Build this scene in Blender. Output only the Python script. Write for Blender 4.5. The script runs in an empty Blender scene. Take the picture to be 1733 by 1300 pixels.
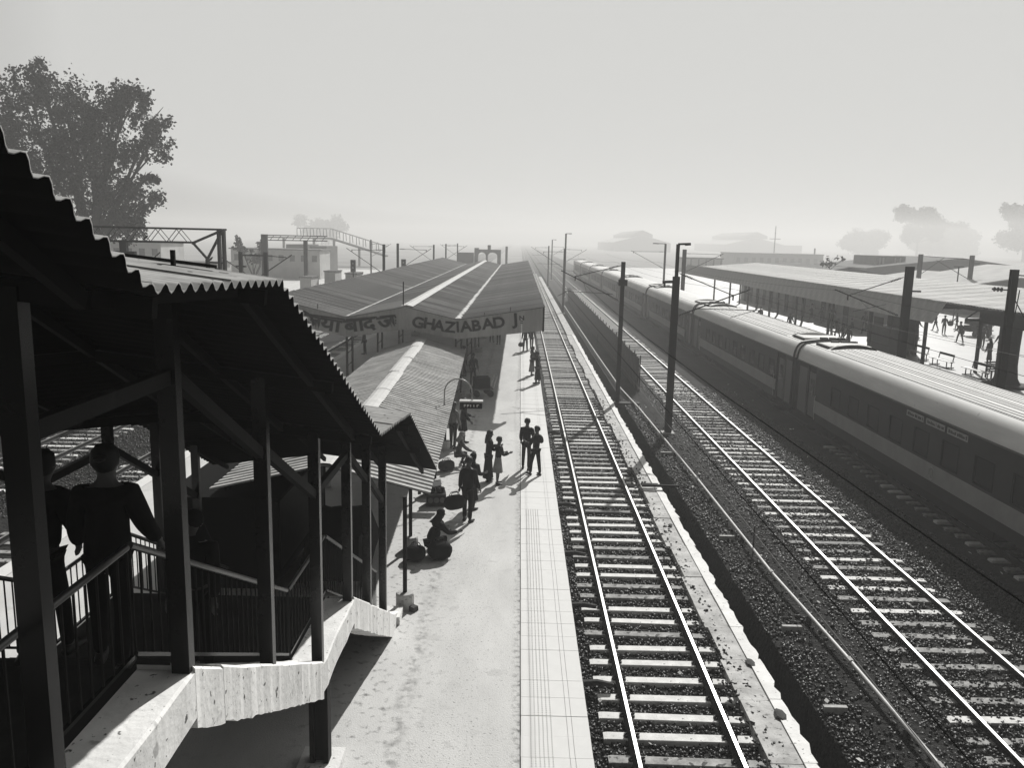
import bpy, bmesh, math, random
import numpy as np
from mathutils import Vector, Matrix, Euler

random.seed(7)
RNG = np.random.default_rng(11)
sc = bpy.context.scene
COL = sc.collection
R = math.radians
PI = math.pi

# ------------------------------------------------------------------ camera
cam_d = bpy.data.cameras.new('camera')
cam = bpy.data.objects.new('camera', cam_d)
COL.objects.link(cam)
cam_d.sensor_fit = 'HORIZONTAL'
cam_d.angle = R(63.509)
cam_d.clip_start = 0.05
cam_d.clip_end = 4000
CAM_H = 7.64
cam.matrix_world = (Matrix.Translation((0, 0, CAM_H)) @ Matrix.Rotation(R(0.3685), 4, 'Z')
                    @ Matrix.Rotation(R(90 - 9.877), 4, 'X') @ Matrix.Rotation(0.022, 4, 'Z'))
sc.camera = cam

# ------------------------------------------------------------------ sky, sun, exposure
SUN_AZ, SUN_EL = R(20), R(36)        # azimuth measured from +Y towards +X
w = bpy.data.worlds.new('World')
sc.world = w
w.use_nodes = True
nt = w.node_tree
nt.nodes.clear()
wo = nt.nodes.new('ShaderNodeOutputWorld')
bg = nt.nodes.new('ShaderNodeBackground')
sky = nt.nodes.new('ShaderNodeTexSky')
sky.sky_type = 'NISHITA'
sky.sun_disc = False
sky.sun_elevation = SUN_EL
sky.sun_rotation = SUN_AZ
sky.altitude = 0
sky.air_density = 0.05
sky.dust_density = 6.0
sky.ozone_density = 0.0
bw = nt.nodes.new('ShaderNodeRGBToBW')
lim = nt.nodes.new('ShaderNodeMath'); lim.operation = 'MINIMUM'
lim.inputs[1].default_value = 3.75
tint = nt.nodes.new('ShaderNodeCombineColor')
m1 = nt.nodes.new('ShaderNodeMath'); m1.operation = 'MULTIPLY'; m1.inputs[1].default_value = 0.975
nt.links.new(sky.outputs[0], bw.inputs[0])
nt.links.new(bw.outputs[0], lim.inputs[0])
nt.links.new(lim.outputs[0], tint.inputs[0])
nt.links.new(lim.outputs[0], tint.inputs[1])
nt.links.new(lim.outputs[0], m1.inputs[0])
nt.links.new(m1.outputs[0], tint.inputs[2])
nt.links.new(tint.outputs[0], bg.inputs[0])
bg.inputs[1].default_value = 0.15
nt.links.new(bg.outputs[0], wo.inputs[0])

sun_d = bpy.data.lights.new('sun', 'SUN')
sun_d.energy = 5.0
sun_d.angle = R(0.6)
sun_d.color = (1.0, 0.99, 0.965)
sun = bpy.data.objects.new('sun', sun_d)
COL.objects.link(sun)
SUN_DIR = Vector((math.sin(SUN_AZ) * math.cos(SUN_EL), math.cos(SUN_AZ) * math.cos(SUN_EL), math.sin(SUN_EL)))
sun.rotation_euler = SUN_DIR.to_track_quat('Z', 'Y').to_euler()
sun.location = (60, 160, 120)

vs = sc.view_settings
vs.view_transform = 'Standard'
vs.look = 'None'
vs.gamma = 1.0
vs.use_curve_mapping = False
vs.exposure = 0.13
cy = sc.cycles
cy.max_bounces = 5
cy.diffuse_bounces = 1
cy.glossy_bounces = 2
cy.transmission_bounces = 2
cy.volume_bounces = 0
cy.use_denoising = True
cy.caustics_reflective = False
cy.caustics_refractive = False

# ------------------------------------------------------------------ materials
def G(v):
    return (min(1, v * 1.005), v, v * 0.98, 1)

MATS = {}
def M(name, v, rough=0.85, spec=0.25, metal=0.0, noise=None, bump=None, spots=None, grain=None, coord='Object'):
    """grey procedural paint / stone. noise=(scale, low factor) mottling, spots=(scale, threshold, value), bump=(scale, strength)."""
    if name in MATS:
        return MATS[name]
    m = bpy.data.materials.new(name)
    m.use_nodes = True
    n, l = m.node_tree.nodes, m.node_tree.links
    b = n['Principled BSDF']
    b.inputs['Roughness'].default_value = rough
    b.inputs['Metallic'].default_value = metal
    b.inputs['Specular IOR Level'].default_value = spec
    b.inputs['Base Color'].default_value = G(v)
    tc = n.new('ShaderNodeTexCoord')
    src = tc.outputs[coord]
    out = None
    if noise:
        nz = n.new('ShaderNodeTexNoise')
        nz.inputs['Scale'].default_value = noise[0]
        nz.inputs['Detail'].default_value = 7
        nz.inputs['Roughness'].default_value = 0.65
        if len(noise) > 2:
            mp = n.new('ShaderNodeMapping'); mp.inputs['Scale'].default_value = noise[2]
            l.new(src, mp.inputs[0]); l.new(mp.outputs[0], nz.inputs['Vector'])
        else:
            l.new(src, nz.inputs['Vector'])
        cr = n.new('ShaderNodeValToRGB')
        cr.color_ramp.elements[0].position = 0.33
        cr.color_ramp.elements[0].color = G(v * noise[1])
        cr.color_ramp.elements[1].position = 0.66
        cr.color_ramp.elements[1].color = G(v)
        l.new(nz.outputs[0], cr.inputs[0])
        out = cr.outputs[0]
    for sp in (spots if isinstance(spots, list) else [spots] if spots else []):
        nz = n.new('ShaderNodeTexNoise')
        nz.inputs['Scale'].default_value = sp[0]
        nz.inputs['Detail'].default_value = 3
        l.new(src, nz.inputs['Vector'])
        cr = n.new('ShaderNodeValToRGB')
        cr.color_ramp.elements[0].position = sp[1]
        cr.color_ramp.elements[1].position = sp[1] + 0.04
        l.new(nz.outputs[0], cr.inputs[0])
        mx = n.new('ShaderNodeMix'); mx.data_type = 'RGBA'
        l.new(cr.outputs[0], mx.inputs['Factor'])
        if out:
            l.new(out, mx.inputs['A'])
        else:
            mx.inputs['A'].default_value = G(v)
        mx.inputs['B'].default_value = G(sp[2])
        out = mx.outputs['Result']
    if out:
        l.new(out, b.inputs['Base Color'])
    if bump:
        nz = n.new('ShaderNodeTexNoise')
        nz.inputs['Scale'].default_value = bump[0]
        nz.inputs['Detail'].default_value = 6
        l.new(src, nz.inputs['Vector'])
        bp = n.new('ShaderNodeBump')
        bp.inputs['Strength'].default_value = bump[1]
        bp.inputs['Distance'].default_value = bump[2] if len(bump) > 2 else 0.02
        l.new(nz.outputs[0], bp.inputs['Height'])
        l.new(bp.outputs[0], b.inputs['Normal'])
    MATS[name] = m
    return m

# ------------------------------------------------------------------ mesh helpers
class MB:
    def __init__(self):
        self.v, self.f, self.mi = [], [], []
        self.m = 0
    def add(self, vs, fs):
        o = len(self.v)
        self.v += [tuple(p) for p in vs]
        self.f += [tuple(i + o for i in f) for f in fs]
        self.mi += [self.m] * len(fs)
        return self
    def box(self, x0, x1, y0, y1, z0, z1):
        return self.add([(x0, y0, z0), (x1, y0, z0), (x1, y1, z0), (x0, y1, z0), (x0, y0, z1), (x1, y0, z1), (x1, y1, z1), (x0, y1, z1)],
                        [(0, 3, 2, 1), (4, 5, 6, 7), (0, 1, 5, 4), (1, 2, 6, 5), (2, 3, 7, 6), (3, 0, 4, 7)])
    def bar(self, a, b, w, h=None, up=(0, 0, 1), taper=1.0):
        a, b = Vector(a), Vector(b)
        h = h or w
        d = (b - a).normalized()
        up = Vector(up)
        if abs(d.dot(up)) > 0.98:
            up = Vector((0, 1, 0))
        s = d.cross(up).normalized()
        u = s.cross(d).normalized()
        vs = []
        for p, k in ((a, 1), (b, taper)):
            for i, j in ((-1, -1), (1, -1), (1, 1), (-1, 1)):
                vs.append(p + s * i * w * k / 2 + u * j * h * k / 2)
        return self.add(vs, [(3, 2, 1, 0), (4, 5, 6, 7), (0, 1, 5, 4), (1, 2, 6, 5), (2, 3, 7, 6), (3, 0, 4, 7)])
    def tube(self, pts, r, n=8, closed=False, cap=True):
        pts = [Vector(p) for p in pts]
        rs = r if isinstance(r, (list, tuple)) else [r] * len(pts)
        vs, fs = [], []
        ref = None
        for i, p in enumerate(pts):
            d = (pts[min(i + 1, len(pts) - 1)] - pts[max(i - 1, 0)]).normalized()
            if ref is None:
                ref = Vector((0, 0, 1)) if abs(d.z) < 0.9 else Vector((1, 0, 0))
            s = d.cross(ref)
            if s.length < 1e-4:
                s = d.cross(Vector((0, 1, 0.3)))
            s.normalize()
            u = s.cross(d).normalized()
            ref = u
            for k in range(n):
                a = 2 * PI * k / n
                vs.append(p + s * math.cos(a) * rs[i] + u * math.sin(a) * rs[i])
        for i in range(len(pts) - 1):
            for k in range(n):
                k2 = (k + 1) % n
                fs.append((i * n + k, i * n + k2, (i + 1) * n + k2, (i + 1) * n + k))
        if cap:
            fs.append(tuple(range(n - 1, -1, -1)))
            fs.append(tuple(range((len(pts) - 1) * n, len(pts) * n)))
        return self.add(vs, fs)
    def lathe(self, prof, n=16, c=(0, 0, 0), sx=1, sy=1):
        vs, fs = [], []
        for r, z in prof:
            for k in range(n):
                a = 2 * PI * k / n
                vs.append((c[0] + r * math.cos(a) * sx, c[1] + r * math.sin(a) * sy, c[2] + z))
        for i in range(len(prof) - 1):
            for k in range(n):
                k2 = (k + 1) % n
                fs.append((i * n + k, i * n + k2, (i + 1) * n + k2, (i + 1) * n + k))
        fs.append(tuple(range(n - 1, -1, -1)))
        fs.append(tuple(range((len(prof) - 1) * n, len(prof) * n)))
        return self.add(vs, fs)
    def prism(self, poly, axis, a0, a1):
        """extrude a 2-D polygon along axis 'x','y' or 'z'."""
        def P(u, v, t):
            return {'x': (t, u, v), 'y': (u, t, v), 'z': (u, v, t)}[axis]
        n = len(poly)
        vs = [P(u, v, a0) for u, v in poly] + [P(u, v, a1) for u, v in poly]
        fs = [tuple(range(n - 1, -1, -1)), tuple(range(n, 2 * n))]
        fs += [(i, (i + 1) % n, n + (i + 1) % n, n + i) for i in range(n)]
        return self.add(vs, fs)
    def mesh(self, name, mats, smooth=False):
        me = bpy.data.meshes.new(name)
        me.from_pydata(self.v, [], self.f)
        mats = mats if isinstance(mats, (list, tuple)) else [mats]
        for mt in mats:
            me.materials.append(mt)
        if len(mats) > 1:
            me.polygons.foreach_set('material_index', self.mi)
        if smooth:
            me.polygons.foreach_set('use_smooth', [True] * len(me.polygons))
        bm = bmesh.new(); bm.from_mesh(me)
        bmesh.ops.recalc_face_normals(bm, faces=bm.faces)
        bm.to_mesh(me); bm.free()
        me.update()
        if smooth:
            me.set_sharp_from_angle(angle=R(50))
        return me
    def build(self, name, mats, parent=None, smooth=False, loc=None):
        return link(name, self.mesh(name, mats, smooth), parent, loc)

def link(name, data, parent=None, loc=None, rz=None, scale=None):
    o = bpy.data.objects.new(name, data)
    COL.objects.link(o)
    if parent:
        o.parent = parent
    if loc is not None:
        o.location = loc
    if rz is not None:
        o.rotation_euler = (0, 0, rz)
    if scale is not None:
        o.scale = scale if isinstance(scale, (tuple, list, Vector)) else (scale,) * 3
    return o

def tag(o, label=None, cat=None, group=None, kind=None):
    if label: o['label'] = label
    if cat: o['category'] = cat
    if group: o['group'] = group
    if kind: o['kind'] = kind
    return o

def thing(name, label, cat, loc=(0, 0, 0), rz=0, group=None, kind=None):
    o = link(name, None, None, loc, rz)
    o.empty_display_size = 0.2
    return tag(o, label, cat, group, kind)

def bx(name, mat, parent, *dims):
    return MB().box(*dims).build(name, mat, parent)

def copy_tree(root, loc, rz=None, label=None, group=None):
    r = root.copy(); COL.objects.link(r)
    r.location = loc
    if rz is not None:
        r.rotation_euler = (0, 0, rz)
    if label: r['label'] = label
    if group: r['group'] = group
    for ch in root.children:
        c = ch.copy(); COL.objects.link(c); c.parent = r
        for g in ch.children:
            d = g.copy(); COL.objects.link(d); d.parent = c
    return r

# palette (reflectances; the photograph is monochrome)
M('paving', 0.64, 0.9, 0.15, noise=(0.7, 0.8, (1, 0.35, 1)), spots=[(2.3, 0.62, 0.52), (11, 0.69, 0.4), (45, 0.68, 0.14), (130, 0.64, 0.3)], bump=(40, 0.6, 0.015))
M('coping', 0.68, 0.75, 0.2, noise=(2.2, 0.93), spots=(16, 0.74, 0.42))
M('concrete', 0.6, 0.9, 0.15, noise=(2.5, 0.55), bump=(18, 0.4, 0.02), spots=(9, 0.62, 0.2))
M('concrete_white', 0.86, 0.85, 0.15, noise=(2.0, 0.8), spots=[(14, 0.66, 0.25), (5, 0.68, 0.4)], bump=(25, 0.4, 0.02))
M('concrete_dark', 0.09, 0.9, 0.15, noise=(3, 0.5), bump=(20, 0.4))
M('sleeper_concrete', 0.8, 0.85, 0.2, noise=(4.5, 0.72), spots=(8, 0.66, 0.25), bump=(30, 0.3))
M('ballast', 0.055, 0.8, 0.3, noise=(14, 0.35), bump=(22, 1.0, 0.08))
M('stone', 0.036, 0.5, 0.35, noise=(3, 0.4))
M('earth', 0.03, 0.95, 0.1, noise=(0.7, 0.45), bump=(9, 1.0, 0.1), spots=(19, 0.64, 0.08))
M('rail_side', 0.025, 0.7, 0.3, noise=(6, 0.5))
M('rail_top', 0.42, 0.4, 0.5, metal=1.0)
M('steel_dark', 0.012, 0.6, 0.1, noise=(5, 0.5))
M('steel_grey', 0.12, 0.6, 0.3, noise=(4, 0.6))
M('steel_post', 0.008, 0.22, 0.25, noise=(6, 0.6))
M('black_paint', 0.006, 0.7, 0.05)
M('asbestos', 0.5, 0.9, 0.1, noise=(1.6, 0.6), spots=(7, 0.66, 0.2))
M('asbestos_dark', 0.14, 0.9, 0.1, noise=(0.5, 0.62), spots=(5, 0.67, 0.06))
M('asbestos_dark_b', 0.2, 0.9, 0.1, noise=(0.7, 0.62), spots=(5, 0.67, 0.08))
M('asbestos_dark_c', 0.1, 0.9, 0.1, noise=(0.6, 0.62))
M('ridge_white', 0.6, 0.85, 0.15, noise=(3, 0.8))
M('wire', 0.01, 0.95, 0.0)
M('porcelain', 0.05, 0.3, 0.5)

# ------------------------------------------------------------------ ground, tracks
RT = -0.84                         # rail top
XD0, XD1 = 5.22, 5.78              # ditch beside the near track
prof = [(-590, -1.06), (-30, -1.06), (-12.2, -1.06), (1.2, -1.06), (1.45, -1.1), (4.3, -1.1), (XD0, -1.1), (XD0 + 0.01, -1.8), (XD1 - 0.08, -1.8),
        (XD1, -1.0), (6.4, -0.98), (7.0, -0.93), (7.7, -1.0), (8.2, -1.02), (12.5, -1.03), (13.2, -1.08), (16.6, -1.1), (60, -1.06), (690, -1.06)]
gm = MB()
ys = [-40, 0, 5, 10, 15, 20, 25, 30, 40, 50, 70, 100, 150, 220, 350, 600, 1000, 1880]
n = len(prof)
gm.add([(x, y, z) for y in ys for x, z in prof],
       [(j * n + i, j * n + i + 1, (j + 1) * n + i + 1, (j + 1) * n + i) for j in range(len(ys) - 1) for i in range(n - 1)])
tag(gm.build('ground', M('earth', 0)), 'dark ballast and bare earth between the tracks', 'ground', kind='structure')

def rail_profile():
    return [(-0.075, -0.172), (0.075, -0.172), (0.075, -0.158), (0.012, -0.14), (0.012, -0.042), (0.036, -0.032), (0.036, -0.006), (0.03, 0.0),
            (-0.03, 0.0), (-0.036, -0.006), (-0.036, -0.032), (-0.012, -0.042), (-0.012, -0.14), (-0.075, -0.158)]

def rail_mesh(y0, y1):
    p = rail_profile(); n = len(p)
    mb = MB()
    vs = [(x, y0, z) for x, z in p] + [(x, y1, z) for x, z in p]
    for i in range(n):
        mb.m = 1 if i == 7 else 0
        mb.add([], [])
        mb.f.append((i, (i + 1) % n, n + (i + 1) % n, n + i)); mb.mi.append(mb.m)
    mb.m = 0
    mb.f.append(tuple(range(n - 1, -1, -1))); mb.mi.append(0)
    mb.v = vs
    return mb.mesh('rail', [M('rail_side', 0), M('rail_top', 0)])

RAIL = rail_mesh(-12, 900)
SHADED_RAIL = rail_mesh(-12, 260); SHADED_RAIL.materials[1] = M('rail_side', 0)  # dark top stands in for the train's shade on the rail
def sleeper_mesh():
    mb = MB()
    for a, b in ((-1.37, -0.45), (-0.45, 0.45), (0.45, 1.37)):   # slightly waisted prestressed sleeper
        pass
    xs = [-1.37, -1.3, -0.55, -0.35, 0.35, 0.55, 1.3, 1.37]
    top = [-0.012, 0, 0, 0, 0, 0, 0, -0.012]
    vs, fs = [], []
    for x, t in zip(xs, top):
        vs += [(x, -0.14, -0.2), (x, -0.118, t - 0.012), (x, -0.104, t), (x, 0.104, t), (x, 0.118, t - 0.012), (x, 0.14, -0.2)]
    for i in range(len(xs) - 1):
        for k in range(5):
            fs.append((i * 6 + k, i * 6 + k + 1, i * 6 + 6 + k + 1, i * 6 + 6 + k))
    fs += [(0, 1, 2, 3, 4, 5), tuple(len(vs) - 6 + i for i in (5, 4, 3, 2, 1, 0))]
    mb.add(vs, fs)
    return mb.mesh('sleeper', M('sleeper_concrete', 0))
SLP = sleeper_mesh()
SLP2 = SLP.copy(); SLP2.materials[0] = M('sleeper_stained', 0.45, 0.85, 0.2, noise=(3.5, 0.35), spots=(6, 0.58, 0.08), bump=(30, 0.3))
SLP3 = SLP.copy(); SLP3.materials[0] = M('sleeper_oily', 0.16, 0.7, 0.3, noise=(5, 0.4), spots=(6, 0.6, 0.03))
def clip_mesh():
    mb = MB()
    for s in (-1, 1):
        for t in (-1, 1):
            x = s * 0.87 + t * 0.1
            mb.box(x - 0.035, x + 0.035, -0.05, 0.05, -0.01, 0.035)
            mb.tube([(x - 0.04, -0.04, 0.03), (x, 0.0, 0.06), (x + 0.04, 0.04, 0.03)], 0.012, 5)
    return mb.mesh('rail_clip', M('rail_side', 0))
CLIP = clip_mesh()

def track(name, label, xc, y0, n_near, pitch, ztop, n_far, group=None, jitter=0.01, clips=0, yr=None, hide=0.0):
    t = thing(name, label, 'railway track', (xc, 0, 0), 0, group, 'structure')
    for s in (-1, 1):
        link('rail', RAIL if yr is None else SHADED_RAIL, t, (s * 0.873, 0, RT))
    for i in range(n_near):
        o = link('sleeper', random.choice((SLP, SLP, SLP, SLP2, SLP2, SLP2 if random.random() < 0.6 else SLP3)), t, (random.uniform(-0.03, 0.03), y0 + i * pitch + random.uniform(-jitter, jitter) * 4, ztop + random.uniform(-0.012, 0.008) - (random.random() < hide) * 0.02))
        o.rotation_euler = (random.uniform(-0.015, 0.015), random.uniform(-0.006, 0.006), random.uniform(-0.02, 0.02))
        if i < clips:
            link('rail_clip', CLIP, t, (0, o.location.y, ztop))
    if n_far:
        mb = MB()
        for i in range(n_far):
            y = y0 + (n_near + i) * pitch
            mb.box(-1.37, 1.37, y - 0.1, y + 0.1, ztop - 0.1, ztop)
        o = mb.build('far_sleepers', M('sleeper_concrete', 0), t); tag(o, kind='stuff')
    return t

track('railway_track', 'bright railed track with dark gaps between its sleepers beside the near platform edge', 3.045, 10.8, 140, 0.655, -1.005, 180, clips=50)
track('railway_track', 'half buried track between the tall masts and the standing train', 9.52, 11.6, 110, 0.655, -0.965, 100, clips=0, hide=0.3)
track('railway_track', 'shadowed track running under the standing train', 14.95, 10.0, 40, 0.655, -1.01, 0, yr=1)
track('railway_track', 'sunlit track along the far left edge of the near platform', -13.4, 18, 90, 0.655, -1.005, 100)
track('railway_track', 'second track out beyond the left side of the near platform', -18.4, 20, 90, 0.655, -0.995, 100)

def stones(name, label, regions, mat, seed, size=(0.03, 0.06)):
    """loose ballast: jittered octahedra, one mesh."""
    rg = np.random.default_rng(seed)
    P = []
    for (x0, x1, y0, y1, dens, z) in regions:
        k = int((x1 - x0) * (y1 - y0) * dens)
        p = np.stack([rg.uniform(x0, x1, k), y0 + (y1 - y0) * rg.random(k) ** 1.35, rg.uniform(-0.025, 0.035, k) + z], 1)
        P.append(p)
    P = np.concatenate(P)
    k = len(P)
    base = np.array([(1, 0, 0), (0, 1, 0), (-1, 0, 0), (0, -1, 0), (0, 0, 1), (0, 0, -1)], float)
    s = rg.uniform(*size, k)[:, None, None]
    V = base[None] * s * rg.uniform(0.55, 1.25, (k, 6, 3)) + rg.uniform(-0.25, 0.25, (k, 6, 3)) * s
    a = rg.uniform(0, 2 * PI, k); t = rg.uniform(-0.9, 0.9, k)
    ca, sa, ct, st = np.cos(a), np.sin(a), np.cos(t), np.sin(t)
    x, y, zz = V[..., 0], V[..., 1], V[..., 2]
    x, zz = x * ct[:, None] - zz * st[:, None], x * st[:, None] + zz * ct[:, None]
    x, y = x * ca[:, None] - y * sa[:, None], x * sa[:, None] + y * ca[:, None]
    V = np.stack([x, y, zz], -1) + P[:, None, :]
    F = np.array([(0, 1, 4), (1, 2, 4), (2, 3, 4), (3, 0, 4), (1, 0, 5), (2, 1, 5), (3, 2, 5), (0, 3, 5)])
    F = (F[None] + (np.arange(k) * 6)[:, None, None]).reshape(-1)
    me = bpy.data.meshes.new(name)
    me.vertices.add(k * 6)
    me.vertices.foreach_set('co', V.reshape(-1))
    nf = k * 8
    me.loops.add(nf * 3)
    me.loops.foreach_set('vertex_index', F.astype(np.int32))
    me.polygons.add(nf)
    me.polygons.foreach_set('loop_start', np.arange(0, nf * 3, 3, dtype=np.int32))
    me.update(calc_edges=True)
    me.validate()
    me.materials.append(mat)
    return tag(link(name, me), label, 'ballast', kind='stuff')

stones('ballast_stones', 'loose dark ballast stones between and beside the rails',
       [(1.35, 4.45, 10.5, 45, 190, -1.09), (5.75, 6.6, 11, 45, 120, -0.97), (7.4, 12.9, 11, 50, 120, -1.0), (6.6, 7.4, 11, 40, 40, -0.94),
        (4.2, 4.75, 11, 45, 45, -0.92), (-21, -11.9, 24, 45, 60, -1.03)], M('stone', 0), 5)

# ------------------------------------------------------------------ platforms, drain
PL = -11.7
def stain_paving():
    """worn grime with a shape of its own: a drip trail along the canopy posts and grime along the slab joint."""
    m = M('paving', 0)
    n, l = m.node_tree.nodes, m.node_tree.links
    b = n['Principled BSDF']
    src = b.inputs['Base Color'].links[0].from_socket
    tc = n.new('ShaderNodeTexCoord'); sx = n.new('ShaderNodeSeparateXYZ'); l.new(tc.outputs['Object'], sx.inputs[0])
    def band(x0, w, sc, lo, hi, amt):
        nonlocal src
        nz = n.new('ShaderNodeTexNoise'); nz.inputs['Scale'].default_value = sc; nz.inputs['Detail'].default_value = 5
        l.new(tc.outputs['Object'], nz.inputs['Vector'])
        d = n.new('ShaderNodeMath'); d.operation = 'SUBTRACT'; l.new(sx.outputs[0], d.inputs[0]); d.inputs[1].default_value = x0
        a = n.new('ShaderNodeMath'); a.operation = 'ABSOLUTE'; l.new(d.outputs[0], a.inputs[0])
        mr = n.new('ShaderNodeMapRange'); l.new(a.outputs[0], mr.inputs[0]); mr.inputs[1].default_value = 0; mr.inputs[2].default_value = w; mr.inputs[3].default_value = 1; mr.inputs[4].default_value = 0
        mr2 = n.new('ShaderNodeMapRange'); l.new(nz.outputs[0], mr2.inputs[0]); mr2.inputs[1].default_value = lo; mr2.inputs[2].default_value = hi
        mu = n.new('ShaderNodeMath'); mu.operation = 'MULTIPLY'; l.new(mr.outputs[0], mu.inputs[0]); l.new(mr2.outputs[0], mu.inputs[1])
        mu2 = n.new('ShaderNodeMath'); mu2.operation = 'MULTIPLY'; l.new(mu.outputs[0], mu2.inputs[0]); mu2.inputs[1].default_value = amt; mu2.use_clamp = True
        mx = n.new('ShaderNodeMix'); mx.data_type = 'RGBA'; l.new(mu2.outputs[0], mx.inputs['Factor']); l.new(src, mx.inputs['A']); mx.inputs['B'].default_value = G(0.09)
        src = mx.outputs['Result']
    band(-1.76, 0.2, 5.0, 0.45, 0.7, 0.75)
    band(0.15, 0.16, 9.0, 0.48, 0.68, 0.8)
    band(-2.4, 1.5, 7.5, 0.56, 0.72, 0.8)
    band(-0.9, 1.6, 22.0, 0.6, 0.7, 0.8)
    l.new(src, b.inputs['Base Color'])
stain_paving()
tag(MB().box(PL + 0.4, 0.165, -30, 190, -1.3, 0.0).build('platform', M('paving', 0)), 'pale worn concrete platform surface in the foreground', 'platform', kind='structure')
cp = thing('platform_coping', 'row of near white paving slabs along the near platform edge', 'kerb', (0, 0, 0), 0, None, 'structure')
def slab_mesh(dots):
    mb = MB()
    L = 0.545
    mb.box(0.0, 1.09, 0, L, -0.12, -0.012)
    for x0, x1 in ((0.0, 0.735), (0.742, 0.815), (0.822, 1.09)):
        mb.box(x0, x1, 0, L, -0.012, 0.0)
    if dots:
        for i in range(6):
            for j in range(9):
                x, y = 0.16 + i * 0.065, 0.03 + j * 0.061
                mb.add([(x - 0.014, y - 0.014, 0), (x + 0.014, y - 0.014, 0), (x + 0.014, y + 0.014, 0), (x - 0.014, y + 0.014, 0), (x, y, 0.01)],
                       [(0, 1, 4), (1, 2, 4), (2, 3, 4), (3, 0, 4)])
    return mb.mesh('paving_slab', M('coping', 0))
S1, S2 = slab_mesh(True), slab_mesh(False)
for i in range(110):
    link('paving_slab', S1 if i < 24 else S2, cp, (0.182 + random.uniform(-0.002, 0.002), 9.6 + i * 0.553, random.uniform(-0.003, 0.003) + 0.004))
bx('slab_strip', M('coping', 0), cp, 0.185, 1.27, 9.6 + 110 * 0.553, 190, -0.12, 0.003)
bx('slab_strip', M('coping', 0), cp, 0.185, 1.27, -30, 9.59, -0.12, 0.003)
bx('edge_wall', M('concrete_dark', 0), cp, 0.17, 1.2, -30, 190, -1.3, -0.125)
lc = MB().box(PL, PL + 0.39, -30, 190, -1.3, 0.012).build('platform_kerb', M('coping', 0)); tag(lc, 'pale edge strip on the far left side of the near platform', 'kerb', kind='structure')

FP0 = 16.65
tag(MB().box(FP0 + 0.5, 62, -20, 260, -1.3, 0.0).build('platform', M('wet_paving', 0.36, 0.4, 0.2, noise=(0.5, 0.8), bump=(3, 0.15, 0.01))), 'smooth shiny paved platform across the tracks on the right', 'platform', kind='structure')
tag(MB().box(FP0, FP0 + 0.49, -20, 260, -1.3, 0.01).build('platform_kerb', M('coping', 0)), 'pale edge strip of the right hand platform behind the train', 'kerb', kind='structure')
tag(MB().box(-60, -23.5, -20, 200, -1.3, -0.1).build('platform', M('paving', 0)), 'distant low platform across the left hand tracks', 'platform', kind='structure')

dr = thing('drain', 'white concrete drain wall with black ditch beside the near track', 'drain', (0, 0, 0), 0, None, 'structure')
y = 9.0
random.seed(21)
while y < 75:
    L = random.uniform(1.3, 2.6)
    w0 = 4.42 + random.uniform(-0.06, 0.1)
    mb = MB()
    mb.box(w0, 4.93, y, y + L - 0.012, -1.25, -0.9 + random.uniform(-0.012, 0.012))
    mb.build('drain_slab', M('concrete', 0), dr)
    # bright inner wall with a broken edge
    mb = MB()
    k = 7
    xe = [5.2 + random.uniform(-0.07, 0.03) for _ in range(k + 1)]
    zt = -0.86 + random.uniform(-0.01, 0.01)
    for i in range(k):
        ya, yb = y + (L - 0.01) * i / k, y + (L - 0.01) * (i + 1) / k
        mb.add([(4.935, ya, -1.8), (xe[i], ya, -1.8), (xe[i + 1], yb, -1.8), (4.935, yb, -1.8), (4.935, ya, zt), (xe[i], ya, zt), (xe[i + 1], yb, zt), (4.935, yb, zt)],
               [(4, 5, 6, 7), (1, 2, 6, 5), (0, 1, 5, 4), (2, 3, 7, 6), (3, 0, 4, 7)])
    mb.build('drain_wall', M('concrete_white', 0), dr)
    y += L
bx('far_wall', M('concrete', 0), dr, 4.5, 5.2, y, 200, -1.8, -0.88)
# pebbles and broken lumps on the drain wall
for (x, yy, s) in ((4.95, 15.9, 0.1), (4.98, 14.0, 0.12), (4.8, 24.3, 0.07)):
    mb = MB(); mb.lathe([(0.3, 0), (1, 0.25), (0.85, 0.7), (0.3, 0.95)], 7, sx=s, sy=s * 1.7)
    for i, v in enumerate(mb.v):
        mb.v[i] = (v[0] * random.uniform(0.8, 1.2), v[1] * random.uniform(0.8, 1.2), v[2] * s * 0.5)
    tag(mb.build('rubble_lump', M('concrete_dark', 0), None, loc=(x, yy, -0.88)), {0.1: 'larger dark lump lying on the white drain wall', 0.12: 'nearest dark broken lump on the white drain wall', 0.07: 'small dark lump far along the white drain wall'}[s], 'rubble')

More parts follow.
